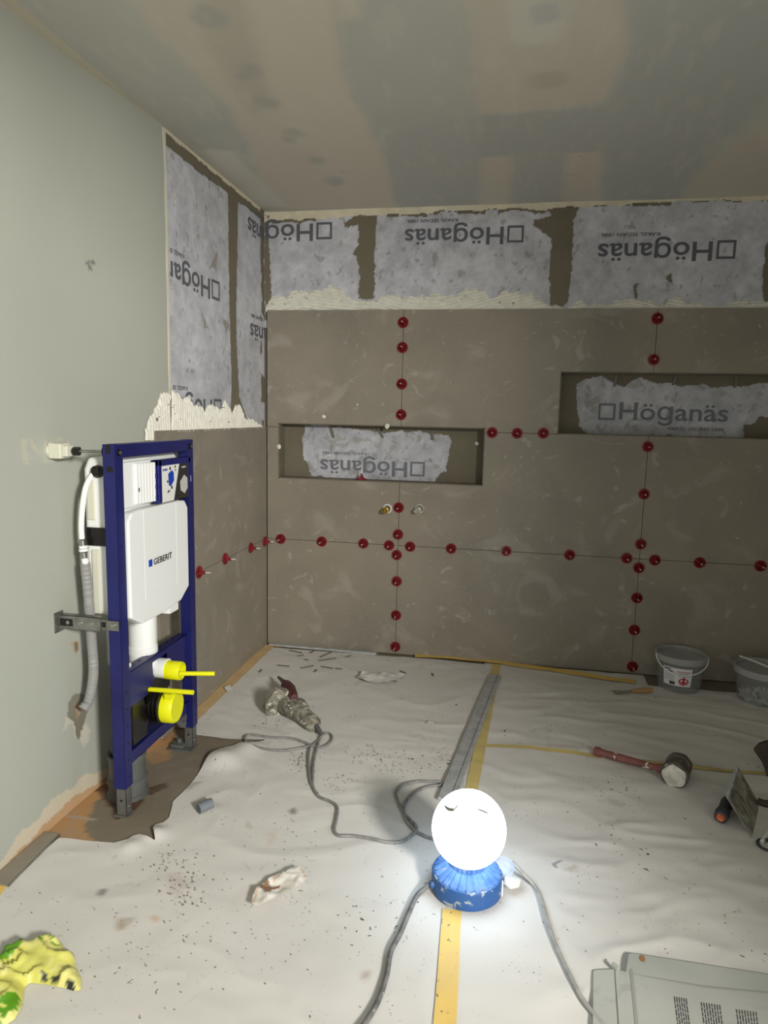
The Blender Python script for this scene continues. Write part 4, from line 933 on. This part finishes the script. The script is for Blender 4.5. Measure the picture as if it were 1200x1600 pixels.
for i, (a, c_) in enumerate(strips):
    a = fl(*a); c_ = fl(*c_)
    bar((a.x, a.y), (c_.x, c_.y), .009, .003, max(hz1(a.x, a.y), hz1(c_.x, c_.y))+.002, 'plastic_offcut', m_strip, strip_labels[i], 'offcut', group='grey offcuts near the back corner')
# putty knife
pk = thing('putty_knife', 'putty knife with a pale wooden handle, lying near the back wall', 'putty knife', (1.9, -.2, 0))
h0 = fl(1017, 1078, .02); h1 = fl(985, 1080, .02); h2 = fl(955, 1080, .012)
d = (h1-h0).normalized()
b = MB(); b.lathe([(.006, 0), (.012, .004), (.013, .04), (.010, .08), (.008, .10)], h0, (h1-h0), 16); b.build('handle', m_wood, pk, smooth=True)
b = MB(); b.cyl(h0-d*.006, h0+d*.002, .009); b.build('handle_end', m_orw, pk, smooth=True)
b = MB(); n2 = Vector((-d.y, d.x, 0)); e0 = h0+d*.10; e1 = e0+d*.09
vs = [e0+n2*.006, e0-n2*.006, e1-n2*.020, e1+n2*.020]; b.add([v for v in vs]+[v+Vector((0, 0, .0012)) for v in vs], [(0, 3, 2, 1), (4, 5, 6, 7), (0, 1, 5, 4), (1, 2, 6, 5), (2, 3, 7, 6), (3, 0, 4, 7)]); b.build('blade', m_trow, pk)
# buckets
def bucket(cx, cy_, rt, rb, h, label, handle):
    o = thing('plastic_bucket', label, 'bucket', (cx, cy_, 0), 'clear plastic buckets'); z = .008
    b = MB(); b.lathe([(rb-.002, z+.003), (rb, z), (rt, z+h), (rt-.0016, z+h), (rb-.0016, z+.003), (.0001, z+.0031)], (cx, cy_, 0), (0, 0, 1), 40); b.build('body', m_bucket, o, smooth=True)
    b = MB(); b.lathe([(rt-.001, z+h-.026), (rt+.004, z+h-.026), (rt+.005, z+h-.002), (rt+.002, z+h+.002), (rt-.003, z+h+.002), (rt-.002, z+h-.02)], (cx, cy_, 0), (0, 0, 1), 40); b.build('rim', m_brim, o, smooth=True)
    return o
B1 = (2.112, -.135); BH = .168
bu = bucket(*B1, .112, .094, BH, 'clear plastic bucket with a white and red label, left of two at the back', 1)
ha = []
for k in range(25):
    t = k/24*math.pi; vx = math.cos(t)*.120; dn = math.sin(t)
    ha.append(Vector((B1[0]+vx*.97-.01*dn, B1[1]-.118*dn*.95-.02*(1-dn), .170-.065*dn)))
b = MB(); b.tube(ha, .003, 8); b.build('bail_handle', m_pin, bu, smooth=True)
def lab_on(cx, cy_, t0, t1, z0, z1, off, mt, name, par, ns=10):
    b = MB(); vs = []; fs = []
    for i in range(ns+1):
        t = math.radians(t0+(t1-t0)*i/ns)
        for z in (z0, z1):
            r = .094+(.112-.094)*(z-.008)/BH+off; vs.append((cx+r*math.cos(t), cy_+r*math.sin(t), z))
    for i in range(ns): fs.append((2*i, 2*i+2, 2*i+3, 2*i+1))
    b.add(vs, fs); return b.build(name, mt, par)
lo = lab_on(*B1, 215, 286, .045, .133, .0008, m_lwhite, 'label_sheet', bu)
m_lblk = mat('label_blue_print', (60, 64, 110), .6)
for (t0, t1, z0, z1, mt, nm) in [(218, 236, .122, .127, m_lblk, 'print_bar'), (226, 240, .107, .117, m_lblk, 'print_bar'), (220, 244, .096, .0975, m_text, 'print_line'), (220, 244, .088, .0895, m_text, 'print_line'), (220, 244, .080, .0815, m_text, 'print_line'), (220, 244, .072, .0735, m_text, 'print_line'), (232, 246, .050, .066, m_text, 'print_block'), (250, 283, .1155, .119, m_lred, 'print_bar'), (255, 279, .107, .1095, m_text, 'print_line'), (257, 277, .101, .103, m_text, 'print_line'), (253, 281, .095, .0965, m_text, 'print_line')]:
    lab_on(*B1, t0, t1, z0, z1, .0016, mt, nm, lo, 6)
def ring_on(tc, zc, ra, w):
    b = MB(); vs = []; fs = []; n = 28
    for i in range(n):
        a = 2*math.pi*i/n
        for rr in (ra, ra-w):
            t = math.radians(tc)+math.cos(a)*rr*1.35/.105; z = zc+math.sin(a)*rr; r = .094+.018*(z-.008)/BH+.0018
            vs.append((B1[0]+r*math.cos(t), B1[1]+r*math.sin(t), z))
    for i in range(n): j = (i+1) % n; fs.append((2*i, 2*j, 2*j+1, 2*i+1))
    b.add(vs, fs); return b.build('printed_cap_picture', m_lred, lo)
ring_on(267, .070, .017, .005)
lab_on(*B1, 264.5, 269.5, .052, .092, .0017, m_lred, 'printed_cap_stem', lo, 3); lab_on(*B1, 260, 274, .062, .070, .0017, m_lred, 'printed_cap_arm', lo, 3)
B2 = (2.452, -.215)
bu2 = bucket(*B2, .122, .100, .158, 'clear plastic bucket half full of pale plastic bits, right of two', 1)
b = MB(); b.tube(smoothpath([Vector((2.375, -.12, .178)), Vector((2.42, -.20, .182)), Vector((2.50, -.30, .17)), Vector((2.55, -.33, .14))], 6), .004, 8); b.build('bail_handle', m_pin, bu2, smooth=True)
b = MB(); rnd = random.Random(3)
for i in range(260):
    r = .09*math.sqrt(rnd.random()); t = rnd.random()*6.283; z = .016+rnd.random()*(.055*(1-r/.12))
    c0 = Vector((B2[0]+r*math.cos(t), B2[1]+r*math.sin(t), z)); d = Vector((rnd.uniform(-1, 1), rnd.uniform(-1, 1), rnd.uniform(-.2, 1.2))).normalized()*rnd.uniform(.01, .024)
    rr = math.hypot(c0.x+d.x-B2[0], c0.y+d.y-B2[1])
    if rr > .096: d = -d; d.z = abs(d.z)
    m_ = Matrix.Translation(c0) @ Vector((1, 0, 0)).rotation_difference(d).to_matrix().to_4x4(); b.box((0, -.004, -.0008), (d.length, .004, .0008), m_)
tag(b.build('plastic_bits', m_wbits), 'heap of pale broken plastic pieces inside the right bucket', 'plastic bits', kind='stuff')
# mallet
ml = thing('rubber_mallet', 'mallet with a red-brown handle and mortar-white face, lying on the paper', 'mallet', (1.8, -.95, 0))
q0 = fl(928, 1173, .022); q1 = fl(1045, 1205, .04)
b = MB(); L = (q1-q0).length; b.lathe([(.009, 0), (.017, .004), (.018, .02), (.0145, .03), (.0145, .10), (.013, .17), (.012, L-.05), (.018, L-.03), (.02, L)], q0, (q1-q0), 18); b.build('handle', m_mallh, ml, smooth=True)
fc = fl(1053, 1213, .048); hd = Vector((.42, 1, .02)).normalized()
b = MB(); b.lathe([(.040, 0), (.046, .006), (.047, .03), (.040, .045), (.038, .075), (.044, .080), (.044, .098), (.038, .104)], fc, hd, 30, rf=lambda t, h: 1+.02*math.sin(7*t)); b.build('head', m_rubber, ml, smooth=True)
b = MB(); b.lathe([(.0001, -.004), (.030, -.003), (.039, .0), (.041, .004)], fc, hd, 26, rf=lambda t, h: 1+.05*math.sin(5*t)); b.build('mortar_face', m_face, ml, smooth=True)
# notched trowel
nt_ = thing('notched_trowel', 'notched steel trowel tipped up on its dark grip, at the right', 'trowel', (2.05, -1.2, 0))
A = fl(1138, 1249, .095); Bp = fl(1154, 1199, .095); Cc = fl(1175, 1309, .008); Dd = fl(1187, 1257, .008)
e1 = Bp-A; e2 = Cc-A; nrm = e1.cross(e2).normalized(); nrm = -nrm if nrm.z < 0 else nrm
b = MB(); N_ = 16; top = []
for i in range(N_):   # notches along A-B
    u0 = i/N_; u1 = (i+.5)/N_; u2 = (i+1)/N_; v = (Cc-A).normalized()*-.010
    top += [A.lerp(Bp, u0)+v, A.lerp(Bp, u1)+v, A.lerp(Bp, u1), A.lerp(Bp, u2)]
poly = top+[Dd, Cc]; n = len(poly); th = nrm*-.0015
inner = [A, Bp, Dd, Cc]
b.add(inner+[p+th for p in inner], [(0, 1, 2, 3), (7, 6, 5, 4), (0, 4, 5, 1), (1, 5, 6, 2), (2, 6, 7, 3), (3, 7, 4, 0)])
b.build('blade', m_trow, nt_); b = MB()
for i in range(N_):
    u0 = i/N_; u1 = (i+.5)/N_; v = (Cc-A).normalized()*-.013; qd = [A.lerp(Bp, u0), A.lerp(Bp, u0)+v, A.lerp(Bp, u1)+v, A.lerp(Bp, u1)]
    b.add(qd+[p+th for p in qd], [(0, 1, 2, 3), (7, 6, 5, 4), (0, 4, 5, 1), (1, 5, 6, 2), (2, 6, 7, 3), (3, 7, 4, 0)])
b.build('toothed_edge', m_alu, nt_)
g0 = fl(1126, 1277, .030); g1 = fl(1146, 1236, .045)
b = MB(); gl = (g1-g0); b.lathe([(.014, -.004), (.020, 0), (.022, .02), (.018, .05), (.021, .085), (.015, .12)], g0, gl, 18); b.build('grip', m_grip, nt_, smooth=True)
b = MB(); b.lathe([(.0001, -.010), (.010, -.009), (.0135, -.004), (.0135, .0)], g0, gl, 16); b.build('grip_cap', m_orange, nt_, smooth=True)
mid = A.lerp(Bp, .5).lerp(Cc.lerp(Dd, .5), .5)
b = MB(); b.tube([g0+gl.normalized()*.11, g0+gl.normalized()*.13, mid+nrm*-.02, mid+nrm*-.002], .005, 8); b.build('tang', m_steel, nt_, smooth=True)
# two tools cut by the right edge of the picture
ft = thing('rubber_float', 'dark brown rubber tool standing at the right picture edge', 'tool', (2.3, -.8, 0))
b = MB(); pl = [at(px, py, 1, -.95) for px, py in [(1178, 1173), (1186, 1164), (1197, 1160), (1215, 1160), (1216, 1250), (1203, 1232), (1196, 1205), (1190, 1190)]]
b.add(pl+[p+Vector((.006, .02, 0)) for p in pl], [tuple(range(8)), tuple(reversed(range(8, 16)))]+[(i, (i+1) % 8, 8+(i+1) % 8, 8+i) for i in range(8)]); b.build('float_blade', m_brown, ft)
b = MB(); b.tube([fl(1184, 1252, .02), fl(1196, 1256, .02), fl(1220, 1254, .03)], .012, 12); b.build('float_handle', m_brown, ft, smooth=True)
ci = thing('wire_ring', 'dark rimmed metal ring lying at the right picture edge', 'ring', (2.1, -1.42, 0))
rc = fl(1201, 1322, .012); b = MB(); b.tube([rc+Vector((.030*math.cos(a), .030*math.sin(a), .002)) for a in [i*2*math.pi/24 for i in range(24)]], .0045, 8, closed=True); b.build('ring', m_grip, ci, smooth=True)
b = MB(); b.tube([fl(1190, 1315, .014), fl(1197, 1306, .014), fl(1204, 1296, .014)], .006, 8); b.build('clasp', m_lwhite, ci, smooth=True)

# ================================================================== CARDBOARD
cb = thing('cardboard_box', 'flattened grey cardboard box with small printed columns, lower right corner', 'cardboard', (1.75, -2.1, 0))
def flat(poly, z0, z1, name, mt, par):
    pts = [fl(px, py, z1) for px, py in poly]; b = MB(); b.prism([(p.x, p.y) for p in pts], z0, z1, lambda a, c_, h: (a, c_, h)); return b.build(name, mt, par, bevel=.001)
main = flat([(961, 1513), (978, 1518), (982, 1491), (986, 1489), (1020, 1494), (1200, 1522), (1330, 1545), (1330, 1720), (975, 1720)], .013, .019, 'panel', m_card, cb)
flat([(927, 1517), (930, 1515), (961, 1514), (980, 1720), (925, 1720)], .012, .016, 'side_flap', m_card, cb)
b = MB(); pts = [fl(px, py, .020) for px, py in [(984, 1515), (988, 1513), (1010, 1720), (1004, 1720)]]; b.add(pts, [(0, 1, 2, 3)]); pts = [fl(px, py, .0200) for px, py in [(990, 1522), (1100, 1540), (1200, 1549), (1330, 1570), (1330, 1573), (1200, 1552), (1100, 1543), (985, 1521)]]; b.add(pts, [(0, 1, 6, 7), (1, 2, 5, 6), (2, 3, 4, 5)])
b.build('crease', mat('crease_grey', (150, 152, 146), .8), cb)
b = MB(); pts = [fl(px, py, .0202) for px, py in [(967, 1514), (962, 1508), (957, 1506), (955, 1509), (964, 1517)]]; b.add([Vector((p.x, p.y, .018)) for p in pts]+[Vector((p.x, p.y, .026)) for p in pts], [(0, 1, 2, 3, 4), (9, 8, 7, 6, 5)]+[(i, (i+1) % 5, 5+(i+1) % 5, 5+i) for i in range(5)]); b.build('torn_tab', m_card, cb)
b = MB(); pts = [fl(px, py, .0203) for px, py in [(1000, 1494), (1003, 1492), (1007, 1494), (1008, 1500), (1006, 1503), (1002, 1502), (999, 1498)]]; b.add(pts, [tuple(range(7))]); b.build('rust_stain', mat('rust', (150, 110, 70), .8), cb)
for (x0, y0, w, rows, sx) in ((1053, 1557, 4.0, 6, 22), (1095, 1566, 4.0, 8, 33), (1150, 1577, 4.1, 8, 35)):
    b = MB(); rnd = random.Random(x0)
    for r in range(rows):
        px = x0+r*sx/rows; t = 0
        while t < 90:
            l = rnd.uniform(5, 12)
            q = []
            for (dx, dy) in ((0, t), (1.5, t), (1.5, t+l), (0, t+l)):
                q.append(fl(px+dx+.13*dy, y0+r*.6+dy, .0198))
            b.add(q, [(0, 1, 2, 3)]); t += l+1.4
    b.build('printed_column', m_text, cb)

# ================================================================== CRUMPLED THINGS
bag_px = [(-60, 1500), (0, 1478), (14, 1470), (28, 1464), (48, 1459), (72, 1457), (92, 1458), (99, 1466), (104, 1478), (110, 1480), (113, 1474), (116, 1480), (118, 1496), (127, 1515), (126, 1532), (118, 1535), (100, 1530), (70, 1524), (46, 1522), (38, 1528), (36, 1545), (32, 1562), (22, 1578), (0, 1592), (-60, 1600)]
bagp = P2(fl, bag_px, (0, 1), z=.03)
bc = np.array(bagp).mean(0)
def bag_h(x, y):
    d = np.ones_like(x)*9
    for i in range(len(bagp)):
        p = np.array(bagp[i]); r = np.array(bagp[(i+1) % len(bagp)]); dd = r-p; t = np.clip(((x-p[0])*dd[0]+(y-p[1])*dd[1])/(dd@dd), 0, 1)
        d = np.minimum(d, np.hypot(x-p[0]-t*dd[0], y-p[1]-t*dd[1]))
    rg = 1-np.abs(2*vn(x+.4*y, y, 13, 501)-1); r2 = 1-np.abs(2*vn(x-y*.5, y+.3*x, 26, 502)-1)
    return .008+.016*np.clip(d/.04, 0, 1)**.7*(.3+1.0*rg)+.020*r2**3*np.clip(d/.010, 0, 1)
def bag_c(x, y):
    c = np.repeat(lin((206, 203, 104))[None, :], len(x), 0)*(.9+.25*fbm(x, y, 20, 9)[:, None])
    c = mixc(c, lin((222, 216, 140)), (fbm(x, y, 16, 510) > .52)*.6)
    G = P2(fl, [(-60, 1500), (0, 1505), (16, 1494), (34, 1478), (40, 1464), (26, 1460), (0, 1480), (-60, 1490)], (0, 1), z=.03)
    c = mixc(c, lin((96, 150, 24)), soft(G, x, y, .006, 7))
    G2 = P2(fl, [(-60, 1545), (0, 1550), (30, 1550), (28, 1566), (0, 1592), (-60, 1600)], (0, 1), z=.03)
    c = mixc(c, lin((84, 140, 18)), soft(G2, x, y, .01, 8)*(fbm(x, y, 26, 12) > .36))
    for (a, e) in (((62, 1514), (72, 1520)), ((78, 1519), (92, 1526)), ((100, 1524), (116, 1533))):
        (x0, y0), (x1, y1) = a, e; K = P2(fl, [(x0, y0), (x1, y0+2), (x1, y1+2), (x0, y1)], (0, 1), z=.03)
        c = mixc(c, lin((34, 38, 40)), soft(K, x, y, .006, 9))
    for (px, py) in ((88, 1465), (62, 1464)):
        q = fl(px, py, .03); r = np.hypot(x-q.x, y-q.y); c = mixc(c, lin((96, 140, 30)), ((r > .011) & (r < .0145)) | ((r < .005) & (fbm(x, y, 200, 3) > .5)))
    return c
xs = [p[0] for p in bagp]; ys = [p[1] for p in bagp]
tag(grid('plastic_bag', min(xs), max(xs), min(ys), max(ys), .005, lambda a, b: (a, b, bag_h(a, b)), bag_c, m_film, maskf=lambda a, b: inside(bagp, a, b), snap=bagp, smooth=False), 'crumpled yellow and green plastic bag lying on the paper, lower left', 'bag')
tp = [(393, 1418), (395, 1404), (402, 1392), (410, 1385), (419, 1378), (434, 1368), (446, 1369), (456, 1362), (466, 1360), (476, 1366), (481, 1378), (472, 1386), (464, 1392), (446, 1402), (430, 1408), (420, 1414), (406, 1421)]
tpp = P2(fl, tp, (0, 1), z=.015)
def tis_h(x, y): return .010+.016*(1-np.abs(2*fbm(x, y, 18, 601, 2)-1))+.008*fbm(x, y, 50, 602)
def tis_c(x, y):
    c = np.repeat(lin((222, 217, 207))[None, :], len(x), 0)
    for pp, cc, k in (([(402, 1388), (412, 1384), (420, 1378), (424, 1388), (440, 1384), (438, 1390), (424, 1393), (422, 1402), (414, 1400), (408, 1392)], (140, 96, 60), .9), ([(393, 1418), (398, 1396), (402, 1390), (404, 1400), (398, 1416)], (170, 130, 84), .5),
                      ([(426, 1376), (440, 1368), (438, 1374), (430, 1382)], (206, 176, 150), .8), ([(466, 1362), (476, 1368), (481, 1378), (474, 1376)], (200, 176, 156), .8)):
        c = mixc(c, lin(cc), soft(P2(fl, pp, (0, 1), z=.015), x, y, .006, 21, 60)*k)
    return c
xs = [p[0] for p in tpp]; ys = [p[1] for p in tpp]
tag(grid('crumpled_paper', min(xs), max(xs), min(ys), max(ys), .0035, lambda a, b: (a, b, tis_h(a, b)), tis_c, m_tissue, maskf=lambda a, b: inside(tpp, a, b), snap=tpp, smooth=False), 'crumpled scrap of paper with brown stains, lying left of the lamp', 'paper')
# a folded wrinkle of film by the upper seam
def scrap(px, label, h, mt, name='paper_scrap', cat='paper'):
    P = P2(fl, px, (0, 1), z=.01); xs = [p[0] for p in P]; ys = [p[1] for p in P]
    return tag(grid(name, min(xs), max(xs), min(ys), max(ys), .005, lambda a, b: (a, b, hz(a, b)+.004+h*(1-np.abs(2*fbm(a, b, 16, 71, 2)-1))), lambda a, b: np.repeat(lin((206, 204, 198))[None, :], len(a), 0), mt, maskf=lambda a, b: inside(P, a, b), snap=P, smooth=False), label, cat)
scrap([(556, 1064), (566, 1054), (600, 1055), (632, 1058), (620, 1066), (605, 1072), (570, 1068)], 'folded white paper flap lying on the floor paper near the back wall', .02, m_tissue)
scrap([(350, 1076), (358, 1072), (364, 1078), (356, 1082)], 'small white scrap on the sandy tape by the left tiled wall', .008, m_tissue)
scrap([(868, 1356), (880, 1350), (896, 1354), (890, 1361), (874, 1362)], 'small pale crumb heap on the paper right of the lamp', .012, m_tissue, 'crumb_heap', 'rubble')
scrap([(664, 1132), (672, 1127), (682, 1128), (676, 1133)], 'small white scrap on the paper left of the straightedge', .008, m_tissue)
# loose mortar crumbs: nobody could count them
b = MB(); rnd = random.Random(11)
def crumbs(cx, cy_, sx, sy_, n, r0, r1):
    for _ in range(n):
        px = rnd.gauss(cx, sx); py = rnd.gauss(cy_, sy_); v = fl(px, py, .005); r = rnd.uniform(r0, r1); z = hz1(v.x, v.y)+.002
        vs = [(v.x+r*rnd.uniform(.5, .9)*math.cos(a), v.y+r*rnd.uniform(.6, 1)*math.sin(a), z) for a in (0, 1.26, 2.5, 3.8, 5)]+[(v.x, v.y, z+r*.8)]
        b.add(vs, [(0, 1, 5), (1, 2, 5), (2, 3, 5), (3, 4, 5), (4, 0, 5)])
for a in [(590, 1182, 30, 9, 60, .0015, .004), (470, 1192, 12, 7, 50, .0015, .004), (640, 1195, 26, 12, 60, .0015, .0035), (530, 1220, 30, 10, 40, .0015, .0035), (270, 1350, 30, 14, 60, .0015, .004), (415, 1130, 12, 6, 30, .0015, .004), (290, 1400, 20, 14, 40, .0015, .0045), (200, 1500, 90, 50, 60, .001, .003), (440, 1480, 110, 60, 50, .001, .003), (500, 1290, 120, 60, 70, .001, .003), (690, 1180, 14, 12, 30, .0015, .003), (1000, 1400, 110, 70, 30, .001, .003), (320, 1440, 60, 40, 40, .001, .003)]: crumbs(*a)
tag(b.build('mortar_crumbs', mat('mortar_crumb', (112, 104, 92), .9)), 'tiny brown-grey mortar crumbs scattered over the white floor paper', 'crumbs', kind='stuff')
